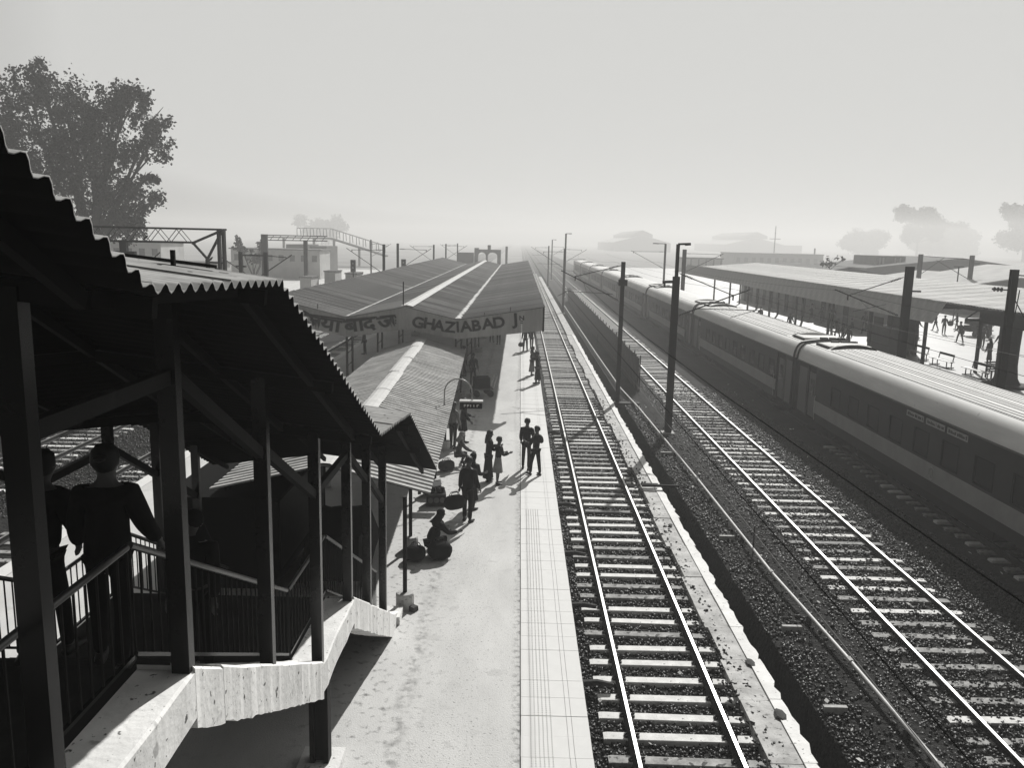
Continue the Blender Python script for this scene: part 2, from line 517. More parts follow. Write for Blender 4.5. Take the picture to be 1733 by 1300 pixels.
# pipe line on low supports
pl = thing('water_pipe', 'long pale pipe running along the ballast beside the ditch', 'pipe', (0, 0, 0))
pp = [(7.19, 9, -0.76), (7.11, 12.4, -0.76), (6.99, 15.9, -0.76), (6.74, 20.5, -0.76), (6.62, 29.1, -0.77), (6.31, 42, -0.78), (6.06, 48, -0.8), (6.0, 61, -0.8), (6.0, 110, -0.8)]
for i in range(len(pp) - 1):
    MB().tube([pp[i], pp[i + 1]], 0.045, 8).build('pipe_length', M('pipe_paint', 0.5, 0.5, 0.4, noise=(5, 0.6)), pl, smooth=True)
    d = (Vector(pp[i + 1]) - Vector(pp[i])).normalized()
    a = Vector(pp[i + 1])
    MB().tube([a - d * 0.09, a + d * 0.09], 0.062, 8).build('pipe_collar', M('pipe_paint', 0), pl)
for i, y in enumerate((13.5, 18, 23.2, 27, 33, 39)):
    t = [p for p in zip(pp, pp[1:]) if p[0][1] <= y <= p[1][1]][0]
    k = (y - t[0][1]) / (t[1][1] - t[0][1]); x = t[0][0] + k * (t[1][0] - t[0][0])
    bx('pipe_support', M('concrete_dark', 0), pl, x - 0.05, x + 0.05, y - 0.05, y + 0.05, -1.05, -0.82)
    
# small concrete pegs by the ditch
for i, (x, yy) in enumerate(((6.35, 17.6), (6.3, 23.4), (6.1, 14.3), (6.2, 33.2))):
    tag(MB().box(-0.22, 0.22, -0.045, 0.045, 0, 0.16).build('peg', M('concrete', 0), None, loc=(x, yy, -1.0)),
        ['short pale block beside the pipe, second nearest', 'short pale block beside the pipe, third along', 'nearest short pale block beside the pipe', 'farthest short pale block beside the pipe near the mast'][i], 'block', 'pale blocks along the pipe')
# broken tubes sticking out below the platform edge
for i, yy in enumerate((14.9, 18.4, 21.7, 26.0, 31.5, 36.3)):
    mb = MB().tube([(1.22, 0, 0), (1.7, 0.05, 0.01), (2.0, 0.02, -0.02)], [0.07, 0.065, 0.05], 7)
    tag(mb.build('drain_spout', M('concrete_dark', 0), None, smooth=True, loc=(0, yy, -0.86)), 'dark drain spout reaching from the platform wall towards the near rail, %s' % ['nearest', 'second', 'third', 'fourth', 'fifth', 'farthest'][i], 'spout', 'drain spouts under the platform edge')

def fence():
    t = thing('fence', 'tall dark corrugated screen fence between the tracks', 'fence', (0, 0, 0))
    y = 47.6
    P = MB()
    k = 0
    pts = []
    for i in range(9):
        pts.append((0.035 * (1 if i % 4 in (1, 2) else -1), i * 0.15))
    vs = [(x, yy, z) for z in (-1.0, 1.0) for x, yy in pts] + [(x + 0.01, yy, z) for z in (-1.0, 1.0) for x, yy in pts]
    n = len(pts)
    fs = [(i, i + 1, n + i + 1, n + i) for i in range(n - 1)]
    P.add(vs[:2 * n], fs)
    me = P.mesh('fence_panel', M('fence_sheet', 0.07, 0.6, 0.3, noise=(3, 0.6)))
    for i in range(60):
        z = 0.05 + random.uniform(-0.06, 0.06)
        link('fence_panel', me, t, (7.05, y + i * 1.22, z - 0.02))
        if i % 2 == 0:
            MB().bar((7.11, y + i * 1.22, -1.1), (7.11, y + i * 1.22, 1.2), 0.06).build('fence_post', M('steel_dark', 0), t)
fence()

# scraps of litter on the ballast
lm = MB()
rl_ = random.Random(77)
for _ in range(170):
    x_, y_ = rl_.choice(((1.5, 4.3), (5.9, 8.3), (10.6, 13.2), (8.8, 10.3)))
    x_, y_ = rl_.uniform(x_, y_), 11 + 40 * rl_.random() ** 1.5
    s_, a_ = rl_.uniform(0.02, 0.07), rl_.uniform(0, PI)
    z_ = (-1.05 if x_ < 5 else -0.93) + 0.02
    c_, d_ = math.cos(a_) * s_, math.sin(a_) * s_
    q_ = rl_.uniform(0.3, 1)
    lm.add([(x_ - c_, y_ - d_, z_), (x_ + d_ * q_, y_ - c_ * q_, z_ + 0.02), (x_ + c_, y_ + d_, z_ + 0.035), (x_ - d_ * q_, y_ + c_ * q_, z_ + 0.015)], [(0, 1, 2, 3)])
tag(lm.build('litter', M('scrap_paper', 0.55, 0.9, 0.1)), 'small pale scraps of litter scattered on the ballast', 'litter', kind='stuff')

# dusty land beyond the station, its colour paled to pass for distance haze
for i, (x0, x1, y0, y1, lab) in enumerate(((-588, -23.6, 201, 1878, 'dusty land paled to fade into the haze on the left'), (62.1, 688, -38, 1878, 'dusty land paled like haze behind the right hand sheds'),
                                           (20, 62, 261, 1878, 'dusty land paled like haze beyond the end of the right platform'), (-11.6, 1.0, 191, 1878, 'pale strip of ground beyond the far end of the near platform'), (-588, -60.1, -38, 200.9, 'dusty yard paled like haze under the big tree'))):
    tag(MB().box(x0, x1, y0, y1, -1.2, -1.045).build('haze_paled_land', M('haze_paled_dust', 0.3, 0.95, 0.05, noise=(0.05, 0.7), spots=(0.02, 0.6, 0.16))), lab, 'ground', kind='structure')

# ------------------------------------------------------------------ corrugated sheets
PITCH = 0.146
TRAP = ((0.0, 0), (0.06, 1), (0.55, 1), (0.62, 0))
def sheet(A0, A1, B0, B1, waves, amp=0.024, per=6, thick=0.007, trap=False):
    """corrugated sheet: A0->A1 is the eave edge (waves run along it), B0->B1 the opposite edge. Returns verts, faces."""
    A0, A1, B0, B1 = map(Vector, (A0, A1, B0, B1))
    nrm = (B0 - A0).cross(A1 - A0).normalized()
    if nrm.z < 0:
        nrm = -nrm
    if trap:
        prof_ = [((w + t) / waves, h) for w in range(waves) for t, h in TRAP] + [(1.0, 0)]
    else:
        prof_ = [(i / (waves * per), 0.5 + 0.5 * math.cos(2 * PI * i / per)) for i in range(waves * per + 1)]
    k = len(prof_)
    vs = []
    for side in (0, 1):
        for P0, P1 in ((A0, A1), (B0, B1)):
            for t, h in prof_:
                vs.append(P0.lerp(P1, t) + nrm * (amp * (2 * h - 1) - side * thick))
    fs = []
    for i in range(k - 1):
        fs.append((i, i + 1, k + i + 1, k + i))
        fs.append((2 * k + i + 1, 2 * k + i, 3 * k + i, 3 * k + i + 1))
        fs.append((i + 1, i, 2 * k + i, 2 * k + i + 1))
        fs.append((k + i, k + i + 1, 3 * k + i + 1, 3 * k + i))
    return vs, fs

def sheet_obj(name, mat, parent, *a, under=None, **kw):
    vs, fs = sheet(*a, **kw)
    me = bpy.data.meshes.new(name)
    me.from_pydata([tuple(v) for v in vs], [], fs)
    me.materials.append(mat)
    if under:
        me.materials.append(under)
        me.polygons.foreach_set('material_index', [1 if i % 4 == 1 else 0 for i in range(len(me.polygons))])
    if not kw.get('trap'):
        me.polygons.foreach_set('use_smooth', [True] * len(me.polygons))
    return link(name, me, parent)

TMP = bpy.data.scenes.new('workbench')      # scratch scene for evaluating modifiers and lettering; removed at the end
def evaluated_mesh(o):
    TMP.collection.objects.link(o)
    vl = TMP.view_layers[0]
    vl.update()
    return bpy.data.meshes.new_from_object(o.evaluated_get(vl.depsgraph))

def text_mesh(s, size, extrude=0.006, offset=0.0):
    c = bpy.data.curves.new('lettering', 'FONT')
    c.body = s
    c.size = size
    c.extrude = extrude
    c.offset = offset
    c.align_x = 'CENTER'
    c.align_y = 'CENTER'
    o = bpy.data.objects.new('lettering', c)
    me = evaluated_mesh(o)
    bpy.data.objects.remove(o)
    return me

def letter(name, s, size, parent, loc, mat, tilt=0.0, offset=0.0, rot=(PI / 2, 0, 0), sx=1.0, extrude=0.006):
    me = text_mesh(s, size, extrude, offset)
    me.materials.clear(); me.materials.append(mat)
    co = np.empty(len(me.vertices) * 3); me.vertices.foreach_get('co', co); co = co.reshape(-1, 3)
    if len(co):
        co[:, :2] -= (co[:, :2].max(0) + co[:, :2].min(0)) / 2
        co[:, 0] *= sx
        me.vertices.foreach_set('co', co.reshape(-1))
    o = link(name, me, parent, loc)
    o.rotation_euler = (rot[0], tilt, rot[2])
    return o

# ------------------------------------------------------------------ covered staircase
ST = thing('staircase', 'concrete staircase with pale stepped edge descending to the near platform', 'staircase')
XO, XI, XB = -2.3, -2.72, -5.75       # outer edge, railing line, far side
CW = M('concrete_white', 0)
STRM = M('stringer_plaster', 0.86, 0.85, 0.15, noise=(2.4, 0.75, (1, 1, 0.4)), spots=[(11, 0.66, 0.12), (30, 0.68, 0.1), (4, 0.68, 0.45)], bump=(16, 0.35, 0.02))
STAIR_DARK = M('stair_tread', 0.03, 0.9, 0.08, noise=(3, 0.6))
def floor_z(y):
    if y < 5.55: return 4.5
    if y < 9.4: return 4.5 - (y - 5.55) / 3.85 * 2.05
    if y < 11.3: return 2.45
    return max(0, 2.45 - (y - 11.3) / 4.48 * 2.45)
def slab_block(name, x0, x1, y0, y1, z0, z1, mat, parent, rag=0.01):
    mb = MB()
    k = 10
    pts = []
    for i in range(k + 1):
        y = y0 + (y1 - y0) * i / k
        xe, zb = x1 + random.uniform(-rag, rag), z0 + random.uniform(-rag, rag)
        pts += [(x0, y, zb), (xe, y, zb), (xe, y, z1 - 0.02), (xe - 0.02, y, z1), (x0, y, z1)]
    mb.add(pts, [(q * 5 + r, q * 5 + (r + 1) % 5, q * 5 + 5 + (r + 1) % 5, q * 5 + 5 + r) for q in range(k) for r in range(5)] + [(0, 1, 2, 3, 4), tuple(k * 5 + r for r in (4, 3, 2, 1, 0))])
    return mb.build(name, mat, parent)
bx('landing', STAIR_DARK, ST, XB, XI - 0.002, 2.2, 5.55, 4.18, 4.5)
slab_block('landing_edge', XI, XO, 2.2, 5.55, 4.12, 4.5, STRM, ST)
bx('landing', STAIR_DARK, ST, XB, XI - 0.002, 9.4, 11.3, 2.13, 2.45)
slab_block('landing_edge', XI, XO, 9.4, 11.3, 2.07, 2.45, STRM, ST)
for (y0, z0, nst, tr, rs) in ((5.55, 4.5, 12, 3.85 / 12, 2.05 / 12), (11.3, 2.45, 14, 4.48 / 14, 2.45 / 14)):
    for i in range(nst - 1):
        ya = y0 + i * tr
        zt = z0 - (i + 1) * rs
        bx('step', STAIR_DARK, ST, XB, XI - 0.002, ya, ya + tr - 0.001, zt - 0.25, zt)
    kb = 7
    for i in range(kb):
        ya, yb = y0 + nst * tr * i / kb, y0 + nst * tr * (i + 1) / kb
        za, zb = z0 - nst * rs * i / kb + 0.03, z0 - nst * rs * (i + 1) / kb + 0.03
        if zb < 0.15: zb = 0.15
        d1, d2 = random.uniform(-0.012, 0.012), random.uniform(-0.012, 0.012)
        e = MB(); m = 6
        xo = [XO + random.uniform(-0.006, 0.006) for _ in range(m + 1)]
        pts = []
        for q in range(m + 1):
            u = q / m
            yy, zz = ya + (yb - ya) * u, za + (zb - za) * u + d1 + (d2 - d1) * u
            bt = max(-0.02, zz - 0.5 + random.uniform(-0.012, 0.012))
            pts += [(XI, yy, bt), (xo[q], yy, bt), (xo[q], yy, zz - 0.02), (xo[q] - 0.02, yy, zz), (XI, yy, zz)]
        e.add(pts, [(q * 5 + r, q * 5 + (r + 1) % 5, q * 5 + 5 + (r + 1) % 5, q * 5 + 5 + r) for q in range(m) for r in range(5)] + [(0, 1, 2, 3, 4), tuple(m * 5 + r for r in (4, 3, 2, 1, 0))])
        e.build('stringer_block', STRM, ST)
    w = MB()
    y1, z1 = y0 + nst * tr, z0 - nst * rs
    w.add([(XB, y0, z0 - 0.38), (XI - .01, y0, z0 - 0.38), (XB, y1, max(z1 - 0.38, -0.05)), (XI - .01, y1, max(z1 - 0.38, -0.05)),
           (XB, y0, z0 - 0.2), (XI - .01, y0, z0 - 0.2), (XB, y1, max(z1 - 0.2, 0.0)), (XI - .01, y1, max(z1 - 0.2, 0.0))],
          [(0, 1, 3, 2), (4, 6, 7, 5), (0, 4, 5, 1), (2, 3, 7, 6), (0, 2, 6, 4), (1, 5, 7, 3)])
    w.build('waist_slab', M('concrete_dark', 0), ST)
bx('first_step', CW, ST, XB, XO + 0.06, 15.44, 15.95, 0.0, 0.17)
STEEL = M('steel_dark', 0)
for (x, y, zt) in ((-2.72, 10.85, 2.1), (-5.4, 10.85, 2.1), (-2.72, 4.9, 4.15), (-5.4, 4.9, 4.15)):
    mb = MB()
    mb.bar((x - 0.1, y, 0.0), (x - 0.1, y, zt), 0.07, 0.2); mb.bar((x + 0.1, y, 0.0), (x + 0.1, y, zt), 0.07, 0.2)
    mb.bar((x, y, 0.0), (x, y, zt), 0.2, 0.03)
    mb.build('column', STEEL, ST)
    bx('column_footing', M('concrete_white', 0), ST, x - 0.3, x + 0.3, y - 0.3, y + 0.3, 0, 0.16)
# railings
for x, nm in ((XI, 0), (XB + 0.08, 1)):
    for (ya, yb) in ((2.4, 5.5), (5.55, 9.35), (9.42, 11.25), (11.35, 15.5)):
        za, zb = floor_z(ya), floor_z(yb)
        rl = MB().tube([(x, ya, za + 0.95), (x, yb, zb + 0.95)], 0.027, 10).build('handrail', M('handrail_steel', 0.04, 0.3, 0.5), ST, smooth=True)
        MB().bar((x, ya, za + 0.12), (x, yb, zb + 0.12), 0.03).build('bottom_rail', M('steel_post', 0), rl)
        k = int((yb - ya) / 0.14)
        bal = MB().tube([(0, 0, 0.12), (0, 0, 0.93)], 0.009, 6).mesh('baluster', STEEL)
        for i in range(k + 1):
            y = ya + (yb - ya) * i / k
            link('baluster', bal, rl, (x, y, floor_z(y)))

SC = thing('staircase_canopy', 'black corrugated stair roof on posts filling the left foreground', 'canopy')
PATH = [(0.6, 9.0), (3.6, 7.4), (5.6, 7.32), (9.55, 5.33), (12.2, 5.03), (16.4, 2.97)]
XE, XR, XL = -1.6, -3.9, -6.2
SHADE_UNDER = M('shaded_underside', 0.005, 0.9, 0.05)  # near-black undersides: the shade below the roofs put into the colour
ASB = M('asbestos_stair', 0.42, 0.9, 0.1, noise=(2.5, 0.6), spots=(9, 0.66, 0.12))
for (ya, za), (yb, zb) in zip(PATH, PATH[1:]):
    L = math.hypot(yb - ya, zb - za)
    k = max(1, round(L / (7 * PITCH)))
    wv = max(3, round(L / k / PITCH))
    for i in range(k):
        t0, t1 = i / k, (i + 1) / k
        P = lambda x, t, dz: (x, ya + (yb - ya) * t, za + (zb - za) * t + dz)
        dz = 0.006 * (i % 2)
        sheet_obj('roof_sheet', ASB, SC, P(XE, t0, dz), P(XE, t1, dz), P(XR, t0, 0.28 + dz), P(XR, t1, 0.28 + dz), wv, under=SHADE_UNDER)
        sheet_obj('roof_sheet', ASB, SC, P(XL, t0, dz), P(XL, t1, dz), P(XR, t0, 0.28 + dz), P(XR, t1, 0.28 + dz), wv, under=SHADE_UNDER)
    for x, dz in ((XE - 0.3, -0.02), (-2.75, 0.07), (-3.9, 0.2), (-5.1, 0.07), (XL + 0.3, -0.02)):
        MB().bar((x, ya + 0.02, za + dz - 0.04), (x, yb - 0.02, zb + dz - 0.04), 0.05, 0.08).build('purlin', M('black_paint', 0), SC)
def roof_z(y):
    for (ya, za), (yb, zb) in zip(PATH, PATH[1:]):
        if ya <= y <= yb:
            return za + (zb - za) * (y - ya) / (yb - ya)
POST_Y = (3.85, 5.55, 7.5, 9.45, 11.25, 12.75, 14.3)
for x, s in ((-2.38, 1), (XB + 0.02, -1)):
    for y in POST_Y:
        z0 = floor_z(y) - 0.005
        zr = roof_z(y) - 0.1 + (0.09 if s > 0 else 0.02)
        bx('post', M('steel_post', 0), SC, x - 0.065, x + 0.065, y - 0.05, y + 0.05, z0, zr)
    for y0, y1 in zip(POST_Y, POST_Y[1:]):
        MB().bar((x, y0 + 0.05, floor_z(y0) + 2.17), (x, y1 - 0.05, floor_z(y1) + 2.17), 0.07, 0.1).build('tie_beam', M('steel_tie', 0.01, 0.6, 0.08), SC)
for y in POST_Y:
    zr = roof_z(y)
    MB().bar((XE - 0.1, y, zr - 0.1), (XR, y, zr + 0.15), 0.06, 0.1).build('rafter', M('black_paint', 0), SC)
    MB().bar((XL + 0.1, y, zr - 0.1), (XR, y, zr + 0.15), 0.06, 0.1).build('rafter', M('black_paint', 0), SC)
# conduit pipe clipped across the level roof section
cd = MB().tube([(-1.95, 5.35, 7.43), (-3.2, 5.25, 7.57), (-3.9, 5.2, 7.64)], 0.012, 6)
cdo = cd.build('roof_conduit', M('steel_dark', 0), SC, smooth=True)
for x in (-2.2, -2.65, -3.05):
    MB().bar((x, 5.28 + (x + 2.2) * 0.12, 7.36 - (x + 1.6) * 0.12), (x, 5.28 + (x + 2.2) * 0.12, 7.46 - (x + 1.6) * 0.12), 0.025).build('conduit_clip', M('black_paint', 0), cdo)

# ------------------------------------------------------------------ main platform canopy with the station name
MC = thing('platform_canopy', 'long grey double pitched platform canopy carrying the station name board', 'canopy')
Y0 = 38.6
PR = [(-11.7, 4.8), (-8.05, 3.93), (-5.25, 4.48), (-2.84, 3.93), (1.2, 4.62)]
W8 = 8 * PITCH
AD = M('asbestos_dark', 0)
for (xa, za), (xb, zb) in zip(PR, PR[1:]):
    vs, fs = sheet((xa, 0, za), (xa, W8, za), (xb, 0, zb), (xb, W8, zb), 4, amp=0.018, trap=True)
    me = bpy.data.meshes.new('roof_sheet'); me.from_pydata([tuple(v) for v in vs], [], fs); me.materials.append(AD)
    me2 = me.copy(); me2.materials[0] = M('asbestos_dark_b', 0); me3 = me.copy(); me3.materials[0] = M('asbestos_dark_c', 0)
    for i in range(75):
        link('roof_sheet', random.choice((me, me, me, me2, me3)), MC, (random.uniform(-0.015, 0.015), Y0 + i * W8, 0.0 + random.uniform(-0.004, 0.004)))
    for o in MC.children[-75:]:
        o.rotation_euler.x = 0.03
YE = Y0 + 75 * W8
RW = M('ridge_white', 0)
for i in range(29):
    y = Y0 + 0.02 + i * 3.02
    dz = 0.004 * (i % 2)
    mb = MB()
    mb.add([(-5.25 - 0.3, y, 4.48 + 0.005 + dz), (-5.25, y, 4.55 + dz), (-5.25 + 0.3, y, 4.48 + dz + 0.005), (-5.25 - 0.3, y + 3.06, 4.485 + dz), (-5.25, y + 3.06, 4.55 + dz), (-5.25 + 0.3, y + 3.06, 4.485 + dz)],
           [(0, 1, 4, 3), (1, 2, 5, 4)])
    mb.build('ridge_cap', RW, MC)
    mb = MB().box(-2.84 - 0.14, -2.84 + 0.14, y, y + 3.0, 3.965 + dz, 3.98 + dz)
    mb.build('valley_gutter', RW, MC)
    mb = MB().box(-8.05 - 0.06, -8.05 + 0.06, y, y + 3.0, 3.965 + dz, 3.98 + dz)
    mb.build('valley_gutter', M('concrete', 0), MC)
FB = [(-11.7, 3.75), (-8.05, 2.99), (-5.25, 3.42), (-2.84, 3.0), (1.12, 3.48)]
def interp(P, x):
    for (xa, za), (xb, zb) in zip(P, P[1:]):
        if xa <= x <= xb:
            return za + (zb - za) * (x - xa) / (xb - xa)
    return P[-1][1]
FS = M('fascia_sheet', 0.46, 0.6, 0.3, noise=(1.2, 0.65, (1, 1, 0.25)), spots=(6, 0.7, 0.35))
xs = [-11.7, -10.5, -9.3, -8.05, -7.1, -6.2, -5.25, -4.4, -3.6, -2.84, -1.85, -0.85, 0.15, 1.12]
for xa, xb in zip(xs, xs[1:]):
    mb = MB()
    k = 10
    pts = []
    for i in range(k + 1):
        x = xa + (xb - xa - 0.006) * i / k
        yo = Y0 - 0.05 - (0.012 if i % 2 else 0)
        pts.append((x, yo))
    vs = [(x, yo, interp(PR, x) - 0.03) for x, yo in pts] + [(x, yo, interp(FB, x)) for x, yo in pts]
    mb.add(vs, [(i, i + 1, k + 2 + i, k + 1 + i) for i in range(k)])
    mb.build('fascia_panel', FS, MC)
for (xa, za), (xb, zb) in zip(PR, PR[1:]):
    MB().bar((xa, Y0 + 0.02, za - 0.1), (xb, Y0 + 0.02, zb - 0.1), 0.06, 0.1).build('fascia_rail', M('black_paint', 0), MC)
bx('end_bracket', M('black_paint', 0), MC, 1.1, 1.2, Y0 - 0.02, Y0 + 0.35, 3.45, 4.5)
INK = M('sign_ink', 0.008, 0.7, 0.1)
YL = Y0 - 0.085
for s, x, z, tl, h in (('G', -4.7, 3.75, 0.16, .62), ('H', -4.17, 3.71, 0.16, .62), ('A', -3.72, 3.63, 0.14, .62), ('Z', -3.2, 3.57, 0.1, .62), ('I', -2.84, 3.59, -0.06, .62), ('A', -2.46, 3.62, -0.12, .62),
                    ('B', -1.97, 3.67, -0.14, .62), ('A', -1.44, 3.77, -0.15, .62), ('D', -0.92, 3.84, -0.16, .62), ('J', -0.2, 3.93, -0.08, .66), ('N', 0.14, 4.07, -0.05, .26)):
    letter('letter', s, h * 1.12, MC, (x, YL, z), INK, tl, 0.022 if h > .3 else .008, sx=1.12 if s not in 'I' else 1.0)
for dz in (0, -0.09):
    MB().box(0.08, 0.2, YL - 0.006, YL + 0.006, 3.9 + dz, 3.94 + dz).build('letter', INK, MC)
for s, x, z, tl in (('गा', -10.9, 3.98, 0.22), ('ि', -10.05, 3.78, 0.22), ('ज', -9.62, 3.68, 0.22), ('या', -8.78, 3.54, 0.16), ('बा', -7.68, 3.54, -0.14), ('द', -6.98, 3.61, -0.18), ('ज', -6.16, 3.73, -0.19)):
    letter('letter', s, 0.86, MC, (x, YL, z), INK, tl, 0.024, sx=1.32)
for a_, b_ in (((-10.0, 4.04), (-8.1, 3.8)), ((-8.08, 3.8), (-6.62, 3.96)), ((-6.5, 3.97), (-5.86, 4.06))):
    MB().bar((a_[0], YL, a_[1]), (b_[0], YL, b_[1]), 0.01, 0.07).build('letter_headline', INK, MC)
for z in (3.93, 3.78, 3.66):
    MB().box(-5.78, -5.71, YL - 0.006, YL + 0.006, z, z + 0.07).build('letter', INK, MC)
MB().bar((-5.45, Y0 + 0.4, 4.4), (-5.45, Y0 + 0.4, 5.6), 0.05).build('roof_rod', STEEL, MC)
for x, h in ((-9.4, 0.25), (-0.4, 0.22), (-1.6, 0.14)):
    MB().bar((x, Y0, interp(PR, x)), (x, Y0, interp(PR, x) + h), 0.03).build('roof_rod', STEEL, MC)
for i in range(11):
    y = Y0 + 0.6 + i * 8.6
    for x in (-8.05, -2.84):
        mb = MB()
        for sx in (-0.13, 0.13):
            mb.bar((x + sx, y, 0), (x + sx, y, 3.85), 0.08, 0.16)
        for k in range(6):
            mb.bar((x - 0.13, y, 0.3 + k * 0.6), (x + 0.13, y, 0.55 + k * 0.6), 0.04)
        mb.build('pillar', STEEL, MC)
        bx('pillar_base', M('concrete', 0), MC, x - 0.35, x + 0.35, y - 0.3, y + 0.3, 0, 0.35)
    mb = MB()
    for (xa, za), (xb, zb) in zip(PR, PR[1:]):
        mb.bar((xa, y, za - 0.12), (xb, y, zb - 0.12), 0.07, 0.12)
    mb.bar((-8.05, y, 3.4), (-2.84, y, 3.4), 0.07, 0.1)
    mb.bar((-8.05, y, 3.2), (-11.3, y, 4.6), 0.06); mb.bar((-2.84, y, 3.2), (0.9, y, 4.4), 0.06)
    mb.build('roof_truss', STEEL, MC)

# ------------------------------------------------------------------ low canopy between the stairs and the big one
LC = thing('low_canopy', 'low ribbed gable canopy with white ridge caps behind the stair roof', 'canopy')
def lcP(t):
    y = 16.5 + 22.6 * t
    return (-1.75 - 0.72 * t, y, 2.42), (-3.95 - 0.6 * t, y, 2.97), (-6.35 - 0.1 * t, y, 2.4)
k = 22
AS2 = M('asbestos', 0)
for i in range(k):
    a, b = lcP(i / k), lcP((i + 1) / k)
    dz = Vector((0, 0, 0.007 * (i % 2)))
    sheet_obj('roof_sheet', AS2, LC, Vector(a[0]) + dz, Vector(b[0]) + dz, Vector(a[1]) + dz, Vector(b[1]) + dz, 4, amp=0.018, trap=True, under=SHADE_UNDER)
    sheet_obj('roof_sheet', AS2, LC, Vector(a[2]) + dz, Vector(b[2]) + dz, Vector(a[1]) + dz, Vector(b[1]) + dz, 4, amp=0.018, trap=True, under=SHADE_UNDER)
k = 13
for i in range(k):
    a, b = lcP(i / k)[1], lcP(min(1, (i + 1.06) / k))[1]
    mb = MB()
    o = 0.03 + 0.012 * (i % 2); ww = 0.25; j = random.uniform(-0.03, 0.03)
    vs = []
    for p in (a, b):
        for dx, dz in ((-ww, -0.045), (-ww * 0.5, 0.012), (0, 0.02), (ww * 0.5, 0.012), (ww, -0.045)):
            vs.append((p[0] + dx + j, p[1], p[2] + dz + o))
    mb.add(vs, [(q, q + 1, q + 6, q + 5) for q in range(4)])
    mb.build('ridge_cap', RW, LC)
for y in (16.25, 19.55, 24.6, 29.5, 34.5):
    t = (y - 16.5) / 22.6
    for x in (lcP(t)[0][0] - 0.5 + 0.12 * t, lcP(t)[2][0] + 0.5):
        if y < 17 and x < -4: continue
        if 19 < y < 20 and x > -4: x = -2.56
        MB().tube([(x, y, 0.25), (x, y, 2.42)], 0.045, 10).build('post', STEEL, LC, smooth=True)
        MB().lathe([(0.19, 0), (0.19, 0.3), (0.17, 0.34), (0.06, 0.35)], 12, (x, y, 0)).build('post_base', M('concrete', 0), LC)
for x0, x1, z in ((0, 0, 2.36), (2, 2, 2.34)):
    a, b = lcP(0.01)[x0], lcP(0.99)[x0]
    MB().bar((a[0] - 0.25 * (1 if x0 == 0 else -1), a[1], z), (b[0] - 0.25 * (1 if x0 == 0 else -1), b[1], z), 0.06, 0.08).build('eave_beam', STEEL, LC)

# hanging platform indicator on a bent pipe
IN = thing('platform_indicator', 'small hanging indicator box on a curved pipe arm beside the low canopy', 'indicator sign', (-2.27, 25.4, 2.4))
arc = [(0, 0, -0.1), (0, 0, 0.35)] + [(0.435 - 0.435 * math.cos(a), 0, 0.5 + 0.44 * math.sin(a)) for a in np.linspace(0.15, PI - 0.15, 11)] + [(0.87, 0, 0.36), (0.87, 0, 0.27)]
MB().tube(arc, 0.022, 8).build('curved_arm', M('pipe_grey', 0.25, 0.4, 0.5), IN, smooth=True)
MB().tube([(0, 0, -0.15), (0, 0, 0.12)], 0.04, 8).build('arm_socket', STEEL, IN)
cb = MB().box(0.5, 1.19, -0.09, 0.09, 0.02, 0.22).build('indicator_box', M('black_paint', 0), IN)
MB().box(0.48, 1.21, -0.13, 0.13, 0.222, 0.27).build('indicator_hood', M('ridge_white', 0), IN)
DG = M('digit_white', 0.75, 0.6)
for i, sgs in enumerate((((0, 1), (0, .5), (1, 1)), ((0, 1), (0, .5), (1, 1)), ((0.5, 1),), ((0.5, 1),), ((0, 1), (1, 0)))):
    mb = MB()
    x0 = 0.62 + i * 0.1
    mb.box(x0, x0 + 0.025, -0.096, -0.092, 0.075, 0.15)
    if i in (0, 1, 4):
        mb.box(x0 + 0.026, x0 + 0.07, -0.096, -0.092, 0.13, 0.15)
    if i in (0, 1):
        mb.box(x0 + 0.026, x0 + 0.06, -0.096, -0.092, 0.1, 0.115)
    mb.build('digit', DG, cb)
fl = MB().box(-0.34, -0.02, -0.05, 0.05, 0.06, 0.11).build('lamp_head', M('ridge_white', 0), IN)

# ------------------------------------------------------------------ right hand platform
C2 = thing('platform_canopy', 'pale roofed canopy with hanging ribbed valance over the right hand platform', 'canopy')
vs, fs = sheet((23, 0, 4.85), (23, W8, 4.85), (30, 0, 5.45), (30, W8, 5.45), 4, amp=0.02, trap=True)
me = bpy.data.meshes.new('roof_sheet'); me.from_pydata([tuple(v) for v in vs], [], fs)
me.materials.append(M('sheet_pale', 0.8, 0.8, 0.2, noise=(0.8, 0.7), spots=(6, 0.68, 0.2)))
for i in range(70):
    link('roof_sheet', me, C2, (random.uniform(-0.02, 0.02), 24.5 + i * W8, 0.01 * (i % 2)))
vm = MB()
k = 16
pts = [(0.02 * (1 if i % 2 else -1), W8 * i / k) for i in range(k + 1)]
vm.add([(22.98 + dx, y, 4.83) for dx, y in pts] + [(22.32 + dx, y, 3.68) for dx, y in pts], [(i, i + 1, k + 2 + i, k + 1 + i) for i in range(k)])
vme = vm.mesh('valance_panel', M('valance', 0.5, 0.7, 0.2, noise=(1.5, 0.7)))
for i in range(60):
    link('valance_panel', vme, C2, (0, 44.75 + i * W8, random.uniform(-0.004, 0.004)))
bx('eave_beam', STEEL, C2, 22.95, 23.1, 24.5, 106, 4.62, 4.78)
for i in range(11):
    y = 27.5 + i * 8.2
    for x in (25.6, 29.0):
        MB().bar((x, y, 0), (x, y, 4.9), 0.18, 0.16).build('pillar', STEEL, C2)
    mb = MB()
    mb.bar((23.1, y, 4.62), (30, y, 5.25), 0.1, 0.16); mb.bar((23.6, y, 4.0), (30, y, 4.1), 0.1, 0.14);
    for q in range(6):
        x0 = 23.6 + q * 1.07
        mb.bar((x0, y, 4.05), (x0 + 1.07, y, 4.75 + (q + 1) * 0.08), 0.05)
    mb.build('roof_truss', STEEL, C2)
